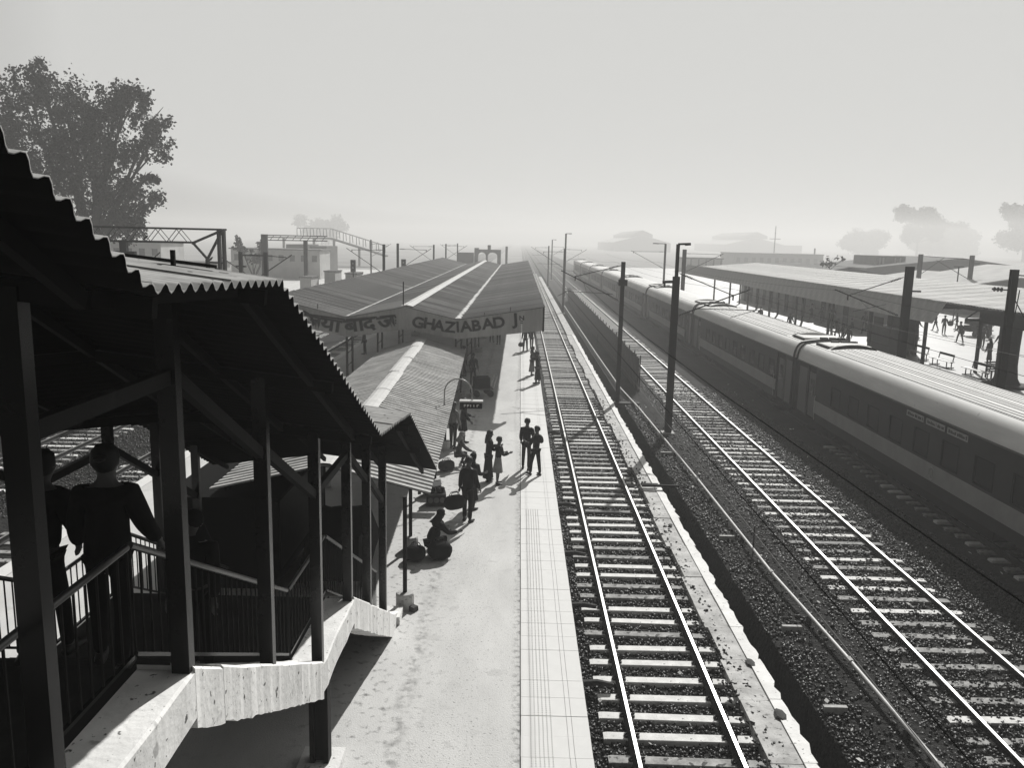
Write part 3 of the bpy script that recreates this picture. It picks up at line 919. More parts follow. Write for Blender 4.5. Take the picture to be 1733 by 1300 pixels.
bx('hanging_duct', STEEL, C2, 24.4, 24.9, 34, 44, 3.85, 4.45)

# wall of rooms under the far part of the canopy
RB = thing('platform_building', 'dim grey station rooms under the far end of the right canopy', 'building')
for i in range(7):
    y = 78 + i * 6
    bx('wall_panel', M('room_wall', 0.3, 0.9, 0.1, noise=(0.6, 0.7)), RB, 31.5, 36, y, y + 4.4, 0, 4.6)
    bx('door', M('black_paint', 0), RB, 31.44, 31.49, y + 1.4, y + 2.6, 0, 2.2)

KS = thing('kiosk', 'dark boxy vending kiosk under the right hand canopy', 'kiosk', (28.25, 62.4, 0))
bx('counter', M('kiosk_paint', 0.03, 0.6, 0.3, noise=(2, 0.6)), KS, -1.05, 1.05, -1.8, 1.8, 0, 1.82)
for x in (-0.95, 0.95):
    for y in (-1.7, 1.7):
        MB().bar((x, y, 1.82), (x, y, 2.9), 0.08).build('corner_post', STEEL, KS)
MB().prism([(-1.3, 2.85), (1.3, 2.85), (1.2, 3.05), (-1.2, 3.05)], 'y', -2.0, 2.0).build('hood', STEEL, KS)
bx('back_shelf', M('kiosk_paint', 0), KS, -0.4, 1.0, -1.6, 0.3, 1.82, 2.75)
bx('side_panel', M('kiosk_paint', 0), KS, -0.95, -0.9, -0.2, 1.4, 1.83, 2.5)
for k_, z in enumerate((0.55, 1.15)):
    bx('counter_moulding', STEEL, KS, -1.09, -1.052, -1.75, 1.75, z, z + 0.06)

def bench(loc, label):
    t = thing('bench', label, 'bench', loc, 0, 'metal benches on the right hand platform')
    BM = M('bench_steel', 0.1, 0.4, 0.4)
    for i in range(4):
        s = MB().box(-0.26, 0.2, -1.32 + i * 0.67, -1.32 + i * 0.67 + 0.58, 0.42, 0.45).build('seat', M('bench_seat', 0.4, 0.3, 0.5, metal=0.6), t)
    MB().bar((0, -1.4, 0.4), (0, 1.35, 0.4), 0.05).build('seat_beam', BM, t)
    for y in (-0.95, 0.9):
        MB().bar((-0.14, y, 0), (-0.14, y, 0.4), 0.05).build('leg', BM, t)
        MB().bar((0.18, y, 0), (0.18, y, 0.4), 0.05).build('leg', BM, t)
        MB().bar((-0.36, y, 0.03), (0.36, y, 0.03), 0.05).build('foot_bar', BM, t)
    mb = MB()
    mb.bar((0.24, -0.95, 0.42), (0.32, -0.95, 0.86), 0.05); mb.bar((0.24, 0.9, 0.42), (0.32, 0.9, 0.86), 0.05)
    mb.bar((0.31, -0.98, 0.8), (0.31, 0.93, 0.8), 0.03, 0.16)
    mb.build('backrest', BM, t)
bench((28.15, 54.7, 0), 'dark metal bench with open seats, middle one of the row on the right platform')
bench((28.0, 50.2, 0), 'dark metal bench nearest the tall mast at the right edge')
bench((28.4, 58.6, 0), 'dark metal bench tucked beside the kiosk')
bench((27.3, 71.8, 0), 'dark metal bench far down the right platform beyond the kiosk')
t = thing('bench', 'slatted high backed wooden bench behind the nearest metal bench', 'bench', (29.4, 50.0, 0), R(8))
BW = M('bench_wood', 0.03, 0.6, 0.3)
for i in range(4):
    MB().bar((-0.8, 0.25, 0.52 + i * 0.14), (0.8, 0.25 + 0.02 * i, 0.52 + i * 0.14), 0.03, 0.1).build('back_slat', BW, t)
for i in range(3):
    MB().bar((-0.8, -0.2 + i * 0.16, 0.43), (0.8, -0.2 + i * 0.16, 0.43), 0.12, 0.03).build('seat_slat', BW, t)
for x in (-0.78, 0.78):
    MB().prism([(-0.25, 0), (-0.17, 0), (-0.15, 0.4), (0.2, 0.4), (0.25, 0), (0.33, 0), (0.32, 1.0), (0.24, 1.05), (0.2, 0.47), (-0.25, 0.47)], 'x', x - 0.03, x + 0.03).build('leg_frame', BW, t)

tk = MB().lathe([(1.0, 0), (0.76, 0.18), (0.6, 0.5), (0.53, 1.2), (0.5, 2.4), (0.53, 3.6), (0.6, 4.4)], 18, (0, 0, 0))
for i, v in enumerate(tk.v):
    a = math.atan2(v[1], v[0]); kf = 1 + 0.06 * math.sin(5 * a + v[2]) + 0.03 * math.sin(9 * a)
    tk.v[i] = (v[0] * kf, v[1] * kf, v[2])
TR = thing('tree_trunk', 'very thick black trunk with flared foot at the right edge', 'tree trunk', (27.9, 46.9, 0))
tk.build('trunk', M('bark_dark', 0.02, 0.9, 0.1, noise=(3, 0.5), bump=(6, 0.8, 0.05)), TR, smooth=True)
MB().lathe([(1.25, 0), (1.25, 0.12), (1.15, 0.16)], 18).build('trunk_kerb', M('concrete_dark', 0), TR)

# ------------------------------------------------------------------ standing train
def glass_mat():
    m = bpy.data.materials.new('tinted_glass'); m.use_nodes = True
    n, l = m.node_tree.nodes, m.node_tree.links
    n.clear()
    o = n.new('ShaderNodeOutputMaterial'); mx = n.new('ShaderNodeMixShader'); tr = n.new('ShaderNodeBsdfTransparent'); gl = n.new('ShaderNodeBsdfGlossy')
    tr.inputs[0].default_value = (0.55, 0.55, 0.54, 1); gl.inputs[1].default_value = 0.05; gl.inputs[0].default_value = (0.6, 0.6, 0.6, 1)
    mx.inputs[0].default_value = 0.12
    l.new(tr.outputs[0], mx.inputs[1]); l.new(gl.outputs[0], mx.inputs[2]); l.new(mx.outputs[0], o.inputs[0])
    return m
GL = glass_mat()
BODY = M('coach_paint', 0.035, 0.6, 0.1, noise=(1.2, 0.75))
BAND = M('coach_band', 0.3, 0.6, 0.1, noise=(1.5, 0.8))
DOORP = M('coach_door', 0.12, 0.6, 0.1)
ROOFM = M('coach_roof', 0.76, 0.8, 0.1, metal=0.0, noise=(0.7, 0.82, (3, 0.4, 3)), spots=(4, 0.7, 0.55))
DIRT = M('roof_groove', 0.05, 0.8, 0.1)
UNDER = M('under_gear', 0.006, 0.8, 0.1)
WY = [-8.3, -6.4, -4.5, -2.62, -0.76, 1.12, 3.0, 4.88, 6.75]
def win_bands():
    """solid pieces of a side wall: y ranges between windows."""
    e = []
    y = -9.15
    for wy in WY:
        e.append((y, wy - 0.52)); y = wy + 0.52
    e.append((y, 9.15))
    return e
def roof_section(half=1.62, z0=2.35, h=0.86, n=26):
    sh = [(1.2 + 0.42 * math.cos(a), z0 + 0.74 * math.sin(a)) for a in np.linspace(0, PI / 2, 8)]
    mid = [(x, 3.21 - 0.12 * (x / 1.2) ** 2) for x in np.linspace(-1.0, 1.0, 9)]
    return [(-x, z) for x, z in sh] + mid + sh[::-1]
def coach(yc, label, panes, boards=False, detail=True):
    t = thing('train_coach', label, 'train coach', (14.95, yc, 0), 0, 'coaches of the standing train')
    L = 11.77
    # side walls with real window openings
    for s, nm in ((-1, 'side_wall'), (1, 'far_wall')):
        mb = MB()
        x0, x1 = sorted((s * 1.62, s * 1.55))
        mb.box(x0, x1, -9.15, 9.15, -0.08, 0.95); mb.box(x0, x1, -9.15, 9.15, 1.8, 2.36)
        for a, b in win_bands():
            mb.box(x0, x1, a, b, 0.95, 1.8)
        # vestibule ends pulled in
        xi0, xi1 = sorted((s * 1.56, s * 1.5))
        for a, b in ((-L, -10.3), (10.3, L)):
            mb.box(xi0, xi1, a, b, -0.08, 2.36)
        w = mb.build(nm, BODY, t)
        if s < 0:
            MB().box(-1.628, -1.6225, -9.15, 9.15, 0.3, 0.86).build('pale_band', BAND, w)
            MB().box(-1.66, -1.6, -L, L, 2.33, 2.37).build('gutter', M('steel_grey', 0), w)
        for a, b in ((-10.3, -9.15), (9.15, 10.3)):
            d = MB().box(xi0 + s * -0.06, xi1 + s * -0.06, a, b, -0.05, 2.33).build('doorway', UNDER, t)
        for yc_ in (-9.72, 9.72):
            MB().box(xi0 - s * 0.02, xi1 - s * 0.0, yc_ - 0.42, yc_ + 0.42, 0.0, 2.0).build('door', DOORP if detail else BODY, t)
            MB().box(min(s * 1.58, s * 1.563), max(s * 1.58, s * 1.563), yc_ - 0.2, yc_ + 0.2, 0.95, 1.7).build('door_window', GL, t)
        for yc_ in (-11.0, 11.0):
            MB().box(min(s * 1.568, s * 1.562), max(s * 1.568, s * 1.562), yc_ - 0.55, yc_ + 0.5, 0.0, 2.1).build('vestibule_panel', DOORP, t)
        for i, wy in enumerate(WY):
            x = s * 1.585
            fr = MB()
            for a, b, c, d in ((-0.52, -0.47, -0.43, 0.43), (0.47, 0.52, -0.43, 0.43), (-0.47, 0.47, -0.43, -0.39), (-0.47, 0.47, 0.39, 0.43)):
                fr.box(x - 0.045, x + 0.045, wy + a, wy + b, 1.375 + c, 1.375 + d)
            f = fr.build('window', UNDER, t)
            MB().box(x - 0.004, x + 0.004, wy - 0.469, wy + 0.469, 0.986, 1.764).build('pane', panes[(i + (0 if s < 0 else 0)) % len(panes)] if s < 0 else GL, f)
    bx('floor', UNDER, t, -1.5, 1.5, -L, L, -0.08, 0.25)
    for y in (-L + 0.02, L - 0.08):
        bx('end_wall', BODY, t, -1.5, 1.5, y, y + 0.06, -0.08, 2.5)
    for y in (-9.1, 9.1):
        bx('bulkhead', UNDER, t, -1.5, 1.5, y - 0.03, y + 0.03, 0.25, 2.4)
    # roof
    sec = roof_section()
    n = len(sec)
    mb = MB()
    yl = [-L, -9.9, 9.9, L]
    mb.add([(x, y, z) for y in yl for x, z in sec], [(j * n + i, j * n + i + 1, (j + 1) * n + i + 1, (j + 1) * n + i) for j in range(3) for i in range(n - 1)])
    mb.f.append(tuple(range(n))); mb.mi.append(0)
    mb.f.append(tuple(range(3 * n, 4 * n))); mb.mi.append(0)
    rf = mb.build('roof', ROOFM, t, smooth=True)
    if detail:
        for i, x in enumerate((-1.12, -0.97, -0.82, -0.58, -0.43, -0.28, -0.05, 0.1, 0.32, 0.55, 0.78, 1.0)):
            z = 3.21 - 0.12 * (x / 1.2) ** 2
            bx('roof_rib', DIRT, rf, x - 0.02, x + 0.02, -8.9, 8.9, z - 0.02, z + 0.005)
    # air conditioning packs with arched hoods at both ends
    for s in (-1, 1):
        yc_ = s * 10.35
        mb = MB()
        arc = [(1.05 * math.cos(a), 3.06 + 0.3 * math.sin(a)) for a in np.linspace(PI, 0, 12)]
        y1 = s * 9.25
        mb.prism(arc + [(1.05, 3.0), (-1.05, 3.0)], 'y', *sorted((y1, y1 + s * 0.1)))
        mb.build('hood_end', UNDER, rf)
        mb = MB()
        mb.prism([(1.0 * x / 1.05, z) for x, z in arc] + [(1.0, 3.0), (-1.0, 3.0)], 'y', *sorted((y1 + s * 0.11, y1 + s * 0.3)))
        mb.build('hood_rim', ROOFM, rf)
        bx('pack_cover', ROOFM, rf, -0.95, 0.95, *sorted((yc_ - 0.65, yc_ + 0.75)), 2.9, 3.24)
        bx('pack_edge', UNDER, rf, -1.03, -0.955, *sorted((yc_ - 0.7, yc_ + 0.8)), 2.9, 3.22)
        for x in (-0.1, 0.35, 0.75):
            bx('vent', UNDER, rf, x - 0.16, x + 0.16, *sorted((s * 11.15, s * 11.4)), 3.15, 3.3)
        bx('side_vent', UNDER, rf, -1.5, -1.28, *sorted((s * 10.2, s * 10.8)), 2.72, 2.8)
        MB().tube([(-1.64, s * (L - 0.02), -0.1)] + [(x * 1.012, s * (L - 0.02), z + 0.02) for x, z in sec] + [(1.64, s * (L - 0.02), -0.1)], 0.05, 6).build('gangway_rim', UNDER, t)
    # running gear
    for y in (-7.5, 7.5):
        b = MB()
        for s in (-1, 1):
            b.box(s * 1.0 - 0.08, s * 1.0 + 0.08, y - 1.9, y + 1.9, -0.5, -0.28)
        b.box(-1.1, 1.1, y - 0.3, y + 0.3, -0.5, -0.1)
        bg_ = b.build('bogie', UNDER, t)
        if detail:
            for dy in (-1.28, 1.28):
                for s in (-1, 1):
                    w = MB().lathe([(0.1, -0.07), (0.44, -0.06), (0.46, 0.05), (0.43, 0.07), (0.1, 0.08)], 20)
                    w.v = [(s * 0.86 + v[2] * s, y + dy + v[0], -0.385 + v[1]) for v in w.v]
                    w.build('wheel', UNDER, bg_)
    bx('underframe', UNDER, t, -1.3, 1.3, -4.8, 4.8, -0.55, -0.08)
    for y in (-L, L):
        for s in (-1, 1):
            MB().tube([(s * 0.98, y, 0.25), (s * 0.98, y + (0.15 if y > 0 else -0.15), 0.25)], 0.14, 10).build('buffer', UNDER, t)
    if detail:
        for y in (-8.95, 8.95):
            MB().tube([(-1.66, y - 0.02, 0.0), (-1.68, y - 0.02, 0.2), (-1.68, y - 0.02, 1.0), (-1.66, y, 1.1)], 0.015, 6).build('grab_rail', M('rail_top', 0), t)
        bx('step_board', UNDER, t, -1.66, -1.4, 9.3, 10.2, -0.55, -0.5)
        bx('step_board', UNDER, t, -1.66, -1.4, -10.2, -9.3, -0.55, -0.5)
    if boards:
        for k, y in enumerate((-0.2, -1.57, -2.92)):
            bd = MB().box(-1.632, -1.622, y - 0.6, y + 0.6, 2.04, 2.24).build('destination_board', M('board_white', 0.36, 0.7, noise=(14, 0.6)), t)
            rr = random.Random(k)
            xx = -0.52
            while xx < 0.5:
                wd = rr.uniform(0.03, 0.09)
                MB().box(-1.636, -1.6325, y - xx - wd, y - xx, 2.09, 2.09 + rr.uniform(0.06, 0.11)).build('board_letter', M('board_ink', 0.06), bd)
                xx += wd + rr.choice((0.015, 0.015, 0.06))
        ring = MB()
        P = [(-1.632, -1.66 + 0.17 * math.cos(a), 0.56 + 0.2 * math.sin(a)) for a in np.linspace(0, 2 * PI, 17)]
        ring.tube(P, 0.016, 5, cap=False)
        ring.bar((-1.632, -1.66 - 0.06, 0.46), (-1.632, -1.66, 0.68), 0.02); ring.bar((-1.632, -1.66 + 0.06, 0.46), (-1.632, -1.66, 0.68), 0.02)
        ring.build('emblem', M('emblem_grey', 0.4), t)
        MB().tube([(0.9, -7.2, 3.0), (0.9, -7.2, 3.35)], 0.02, 6).build('roof_antenna', UNDER, rf)
        MB().tube([(-0.5, -7.2, 3.15), (-0.5, -7.2, 3.38)], 0.02, 6).build('roof_antenna', UNDER, rf)
    return t
DARKP = M('curtained_pane', 0.006, 0.4, 0.1)
coach(27.4, 'nearest train coach with ribbed pale roof, dark panes and three destination boards', [DARKP], boards=True)
coach(51.4, 'second coach of the standing train with daylight showing through its windows', [GL, DARKP, GL, GL, GL, DARKP, GL, GL, GL])
WORDS = ['third', 'fourth', 'fifth', 'sixth', 'seventh', 'eighth']
for i in range(6):
    coach(75.4 + 24 * i, '%s coach of the standing train, counted from the camera' % WORDS[i], [DARKP, GL, GL], detail=False)

# ------------------------------------------------------------------ overhead line masts and wires
MST = M('mast_steel', 0.012, 0.6, 0.1, noise=(4, 0.6))
def ibeam(mb, x, y, z0, z1, w, d, t=0.03):
    mb.box(x - w / 2, x + w / 2, y - d / 2, y - d / 2 + t, z0, z1)
    mb.box(x - w / 2, x + w / 2, y + d / 2 - t, y + d / 2, z0, z1)
    mb.box(x - t / 2, x + t / 2, y - d / 2 + t, y + d / 2 - t, z0, z1)
def insulator(parent, a, b, r=0.055, n=7):
    a, b = Vector(a), Vector(b)
    pts, rs = [], []
    for i in range(n):
        t0 = i / n
        for dt, rr in ((0.0, 0.4), (0.3, 1.0), (0.45, 1.0), (0.75, 0.4)):
            pts.append(a.lerp(b, t0 + dt / n)); rs.append(r * rr)
    pts.append(b); rs.append(r * 0.4)
    return MB().tube(pts, rs, 8).build('insulator', M('porcelain', 0), parent)
def cantilever(t, y, base_up, joint, base_low, tip, steady=None, reg=None):
    bu, jo, bl, ti = [Vector((p[0], 0, p[1])) for p in (base_up, joint, base_low, tip)]
    d = (jo - bu).normalized()
    insulator(t, bu + d * 0.15, bu + d * 0.65)
    MB().tube([bu, bu + d * 0.15], 0.02, 6).build('stay_end', MST, t)
    MB().tube([bu + d * 0.65, jo], 0.024, 6).build('stay_tube', MST, t)
    d2 = (ti - bl).normalized()
    insulator(t, bl + d2 * 0.1, bl + d2 * 0.65, 0.07)
    MB().tube([bl + d2 * 0.6, ti], 0.03, 6).build('bracket_tube', MST, t)
    MB().tube([jo + Vector((0, 0, 0.04)), jo - Vector((0, 0, 0.22))], 0.035, 6).build('clamp', MST, t)
    if steady:
        a, b = [Vector((p[0], 0, p[1])) for p in steady]
        MB().tube([a, b], 0.018, 6).build('steady_arm', MST, t)
        MB().tube([a + (b - a) * 0.55, bl.lerp(ti, 0.62)], 0.008, 5).build('dropper', MST, t)
    if reg:
        a, b = [Vector((p[0], 0, p[1])) for p in reg]
        MB().tube([a, b], 0.014, 6).build('registration_arm', MST, t)
        MB().tube([a, a - Vector((0, 0, -0.18))], 0.012, 5).build('registration_drop', MST, t)
def mast(x, y, top, label, w=0.3, d=0.3, base=-1.0, foot=True, group='overhead line masts', lamp=None, thin=None, plate=None):
    t = thing('overhead_mast', label, 'mast', (x, y, 0), 0, group)
    mb = MB()
    zt = thin or top
    ibeam(mb, 0, 0, base, zt, w, d)
    mb.build('mast_post', MST, t)
    if thin:
        MB().bar((0, 0, zt - 0.3), (0, 0, top), w * 0.5, d * 0.5).build('mast_extension', MST, t)
    if foot:
        bx('mast_footing', M('concrete', 0), t, -w, w, -d, d, base - 0.1, base + 0.12)
    if lamp:
        MB().bar((0, 0, top), (lamp, 0, top + 0.03), 0.07, 0.09).build('lamp_arm', MST, t)
        MB().bar((lamp * 0.55, 0, top - 0.02), (lamp, 0, top), 0.12, 0.08).build('lamp_head', MST, t)
    if plate:
        MB().box(-0.24, 0.24, -d / 2 - 0.03, -d / 2 - 0.01, plate - 0.16, plate + 0.16).build('number_plate', MST, t)
    return t
t = mast(6.95, 37.05, 7.62, 'tallest dark mast with lamp arm beside the half buried track', 0.28, 0.3, thin=6.2, lamp=0.55)
cantilever(t, 0, (0.12, 6.35), (2.57, 5.42), (0.1, 4.45), (3.3, 5.7), ((0.9, 4.8), (3.8, 4.78)), ((3.6, 4.78), (2.5, 4.43)))
MB().bar((-0.6, 0, 5.95), (-0.1, 0, 5.97), 0.12).build('side_bracket', MST, t)
MB().tube([(-0.5, 0, 5.9), (-0.5, 0, 5.72)], 0.04, 6).build('bracket_drop', MST, t)
t = mast(5.42, 43.88, 6.64, 'dark mast with number plate and arm reaching over the near track', 0.2, 0.24, plate=5.56, base=-1.75)
cantilever(t, 0, (-0.12, 6.45), (-2.5, 5.82), (-0.1, 4.6), (-3.25, 6.12), ((-0.5, 4.95), (-3.0, 5.05)), ((-2.9, 5.03), (-3.4, 4.78)))
MB().box(-0.5, 1.2, -0.25, 0.25, -1.1, -0.86).build('mast_plinth', M('concrete_dark', 0), t)
for (x, y, top, lab, side) in ((5.3, 100, 6.74, 'hazy mast with an arm over the near track, second along that track', -1), (5.35, 158, 6.7, 'faint mast farthest along the near track', -1), (9.3 - 2.3, 130, 8.8, 'hazy tall mast with a lamp bracket beyond the fence', 1),
                               (7.0, 185, 7.9, 'faint tall mast far beyond the fence', 1)):
    t = mast(x, y, top, lab, 0.24, 0.26, lamp=(0.9 if top > 7 else None))
    s = side
    cantilever(t, 0, (0.1 * s, 6.4), (2.5 * s, 6.35), (0.1 * s, 4.5), (3.3 * s, 6.45), ((0.5 * s, 4.9), (3.2 * s, 4.95)))
t = mast(18.5, 39.8, 6.81, 'broad dark mast in front of the ribbed valance on the right', 0.32, 0.3, base=0.0)
cantilever(t, 0, (-0.25, 6.3), (-2.81, 5.38), (-0.25, 4.45), (-3.46, 5.65), ((-0.95, 5.0), (-2.5, 4.63)))
MB().bar((0.2, 0, 5.65), (0.62, 0, 5.65), 0.1, 0.08).build('side_bracket', MST, t)
t = mast(18.5, 31.4, 6.96, 'broad dark mast nearest the right edge of the view', 0.24, 0.22, base=0.0)
MB().tube([(-0.15, 0, 6.2), (-0.35, 0, 6.2)], 0.03, 6).build('stay_end', MST, t)
insulator(t, (-0.35, 0, 6.2), (-0.75, 0, 6.22), 0.09, 3)
MB().tube([(0.15, 0, 6.75), (0.55, 0, 6.73)], 0.025, 6).build('stay_end', MST, t)
insulator(t, (0.4, 0, 6.74), (0.95, 0, 6.66), 0.07, 5)
MB().tube([(0.2, 0, 5.0), (0.28, 0, 6.2)], 0.02, 6).build('drop_tube', MST, t)
MB().tube([(0.1, 0, 5.9), (0.75, 0, 4.9)], 0.02, 6).build('bracket_tube', MST, t)
for (x, y, top, lab, s) in ((18.2, 93, 7.03, 'hazy thick post on the right platform edge, its arm reaching right', 1), (18.3, 106, 7.6, 'hazy lamp mast on the right platform edge with an arm reaching left', -1)):
    t = mast(x, y, top, lab, 0.4 if s > 0 else 0.22, 0.3, base=0.0, lamp=(-1.6 if s < 0 else None))
    cantilever(t, 0, (0.1 * s, 6.6), (4.0 * s, 6.55), (0.1 * s, 4.5), (4.3 * s, 6.65))

def wire(label, pts, r=0.006, mat='wire', group='overhead wires'):
    return tag(MB().tube(pts, r, 5).build('overhead_wire', M(mat, 0)), label, 'wire', group)
def sag(x, z0, z1, ylist, dip, n=8):
    P = []
    for a, b in zip(ylist, ylist[1:]):
        for i in range(n):
            t = i / n
            P.append((x, a + (b - a) * t, z0 - dip * 4 * t * (1 - t)))
    P.append((x, ylist[-1], z1))
    return P
wire('upper wire hung over the near track', sag(2.8, 6.1, 6.1, [-8, 43.9, 100, 158, 215], 0.5))
wire('lower contact wire over the near track', [(2.6, -8, 4.8), (2.6, 215, 4.8)])
wire('upper wire hung over the half buried track', sag(9.55, 5.7, 5.7, [-16, 37, 83, 130, 185], 0.4))
wire('lower contact wire over the half buried track', [(9.5, -16, 4.5), (9.5, 185, 4.5)])
wire('upper wire hung above the train roofs', sag(15.3, 5.6, 5.6, [-14, 39.8, 93, 150], 0.4))
wire('lower contact wire above the train roofs', [(15.2, -14, 4.55), (15.2, 150, 4.55)])
wire('pale cable drooping past the kiosk and benches', [(17.6, 20, 4.1), (17.4, 39, 3.95), (17.0, 70, 4.4)], 0.007, 'cable_pale') if M('cable_pale', 0.12) else None
gw = thing('guard_cable', 'thin pale cable on stakes running beside the pipe', 'cable')
MB().tube([(6.72, 10, -0.3), (6.75, 46, -0.3), (6.72, 110, -0.28)], 0.011, 6).build('cable', M('cable_pale', 0), gw)
for y in (22.2, 46.6, 70):
    MB().bar((6.74, y, -1.0), (6.74, y, -0.1), 0.03).build('stake', STEEL, gw)
# signal wire crank over the ditch
cr = thing('ditch_bridge', 'dark beam and post bridging the black ditch beside the track', 'beam', (5.0, 28.0, 0))
MB().bar((-0.55, 0.05, -0.75), (0.75, -0.05, -0.72), 0.09, 0.08).build('beam', M('black_paint', 0), cr)
MB().bar((-0.55, 0.25, -0.76), (0.05, 0.22, -0.76), 0.1, 0.06).build('short_beam', M('black_paint', 0), cr)
MB().bar((0.3, -0.02, -1.8), (0.3, -0.02, -0.78), 0.22, 0.12).build('post', M('black_paint', 0), cr)

# ------------------------------------------------------------------ people
def skin_mesh(V, E, Rd, sub=1):
    me = bpy.data.meshes.new('sk')
    me.from_pydata([tuple(v) for v in V], E, [])
    o = bpy.data.objects.new('sk', me)
    o.modifiers.new('s', 'SKIN')
    sv = me.skin_vertices[0].data
    for i, r in enumerate(Rd):
        sv[i].radius = r if isinstance(r, tuple) else (r, r)
    sv[0].use_root = True
    o.modifiers[0].use_smooth_shade = True
    m = o.modifiers.new('b', 'SUBSURF'); m.levels = sub; m.render_levels = sub
    r = evaluated_mesh(o)
    bpy.data.objects.remove(o); bpy.data.meshes.remove(me)
    return r

SKIN_M = M('skin', 0.08, 0.6, 0.3)
HAIR_M = M('hair', 0.008, 0.6, 0.3)
def cloth(v):
    return M('cloth_%03d' % round(v * 1000), v, 0.9, 0.1, noise=(9, 0.7), bump=(14, 0.35, 0.02))
SHOE_M = M('shoe_leather', 0.012, 0.5, 0.3)
GR_P = None

def person(label, loc, face, H=1.68, top=0.02, legs_v=0.015, lean=0.05, armL=(0.1, 0.14, 0.25), armR=(0.1, 0.14, 0.25), legL=(0.05, 0.05, 0.03), legR=(-0.05, 0.06, 0.03),
           head=(0.0, 0.0), skirt=None, skirt_v=None, coat=0.0, hair='short', scarf=None, bare=False, group=None, sub=1, cap=None, bulk=1.0):
    t = thing('person', label, 'person', loc, R(face), group)
    s = H
    def leg(sd, p, pel):
        hip = pel + Vector((sd * 0.052, 0, -0.03)) * s
        f, k, sp = p
        kn = hip + Vector((sd * sp, math.sin(f), -math.cos(f))).normalized() * 0.245 * s
        an = kn + Vector((sd * sp * 0.3, math.sin(f - k), -math.cos(f - k))).normalized() * 0.232 * s
        toe = an + Vector((sd * 0.02, 0.095, -0.026)) * s
        return hip, kn, an, toe
    pel = Vector((0, 0, 0))
    LL, RL = leg(-1, legL, pel), leg(1, legR, pel)
    low = min(LL[2].z, RL[2].z, *(([pel.z + 0.0]) if False else [LL[2].z]))
    dz = -low + 0.046 * s
    pel = Vector((0, 0, dz)); LL, RL = leg(-1, legL, pel), leg(1, legR, pel)
    sp = Vector((0, math.sin(lean), math.cos(lean)))
    waist = pel + sp * 0.09 * s
    chest = pel + sp * 0.22 * s
    nb = pel + sp * 0.3 * s
    hd = Vector((math.sin(head[0]) * 0.01, math.sin(lean * 0.6 + head[1]), math.cos(lean * 0.6 + head[1]))).normalized()
    nk = nb + hd * 0.045 * s
    hb = nb + hd * 0.085 * s + Vector((0, 0.012, 0)) * s
    hc = hb + hd * 0.035 * s
    ht = hc + hd * 0.04 * s
    def arm(sd, p):
        f, o, b = p
        sh = nb + Vector((sd * 0.1, 0, -0.025)) * s
        d = Vector((sd * math.sin(o), math.sin(f) * math.cos(o), -math.cos(f) * math.cos(o))).normalized()
        el = sh + d * 0.168 * s
        d2 = Vector((sd * math.sin(o) * (1 - b * 0.75), math.sin(f + b), -math.cos(f + b))).normalized()
        wr = el + d2 * 0.145 * s
        hn = wr + d2 * 0.05 * s
        return sh, el, wr, hn, d2
    LA, RA = arm(-1, armL), arm(1, armR)
    V = [pel, waist, chest, nb, nk, hb, hc, ht]
    E = [(0, 1), (1, 2), (2, 3), (3, 4), (4, 5), (5, 6), (6, 7)]
    Rd = [(0.072 * s, 0.055 * s), (0.062 * s, 0.05 * s), (0.075 * s, 0.056 * s), (0.052 * s, 0.042 * s), 0.032 * s, (0.044 * s, 0.054 * s), (0.05 * s, 0.06 * s), (0.037 * s, 0.043 * s)]
    for L in (LL, RL):
        b0 = len(V); V += list(L); E += [(0, b0), (b0, b0 + 1), (b0 + 1, b0 + 2), (b0 + 2, b0 + 3)]
        Rd += [0.048 * s, 0.034 * s, 0.022 * s, (0.024 * s, 0.014 * s)]
    for A in (LA, RA):
        b0 = len(V); V += list(A[:4]); E += [(3, b0), (b0, b0 + 1), (b0 + 1, b0 + 2), (b0 + 2, b0 + 3)]
        Rd += [0.036 * s, 0.025 * s, 0.017 * s, (0.021 * s, 0.012 * s)]
    me = skin_mesh(V, E, Rd, sub)
    # nose, ears, fingers joined into the body surface
    ex = MB()
    fw = Vector((0, 1, 0)); 
    ex.tube([hc + Vector((0, 0.044, 0.012)) * s, hc + Vector((0, 0.066, -0.012)) * s, hc + Vector((0, 0.046, -0.02)) * s], [0.004 * s, 0.009 * s, 0.004 * s], 5)
    for sd in (-1, 1):
        ex.tube([hc + Vector((sd * 0.045, -0.004, 0.012)) * s, hc + Vector((sd * 0.054, -0.008, 0.0)) * s, hc + Vector((sd * 0.046, -0.004, -0.014)) * s], [0.006 * s, 0.01 * s, 0.005 * s], 5)
    for sd, A in ((-1, LA), (1, RA)):
        d2 = A[4]
        side = d2.cross(Vector((sd, 0.2, 0.1))).normalized()
        nrm = d2.cross(side).normalized()
        for q in range(4):
            b_ = A[3] + side * (q - 1.5) * 0.0105 * s
            ln = (0.042, 0.048, 0.045, 0.036)[q] * s
            ex.tube([b_ - d2 * 0.01 * s, b_ + d2 * ln * 0.55, b_ + d2 * ln * 0.95 + nrm * sd * 0.012 * s], [0.0055 * s, 0.005 * s, 0.004 * s], 5)
        b_ = A[2].lerp(A[3], 0.35) - side * 0.012 * s
        ex.tube([b_, b_ - side * 0.018 * s + d2 * 0.014 * s, b_ - side * 0.02 * s + d2 * 0.036 * s], [0.0065 * s, 0.006 * s, 0.0045 * s], 5)
    bm = bmesh.new(); bm.from_mesh(me)
    vv = [bm.verts.new(v) for v in ex.v]
    for f in ex.f:
        bm.faces.new([vv[i] for i in f]).smooth = True
    bm.to_mesh(me); bm.free()
    me.materials.clear(); me.materials.append(SKIN_M)
    link('body', me, t)
    # clothes
    e = 0.012 * s * bulk
    Vt = [pel - sp * coat * s * 0.3, waist, chest, nb, nb + hd * 0.012 * s]
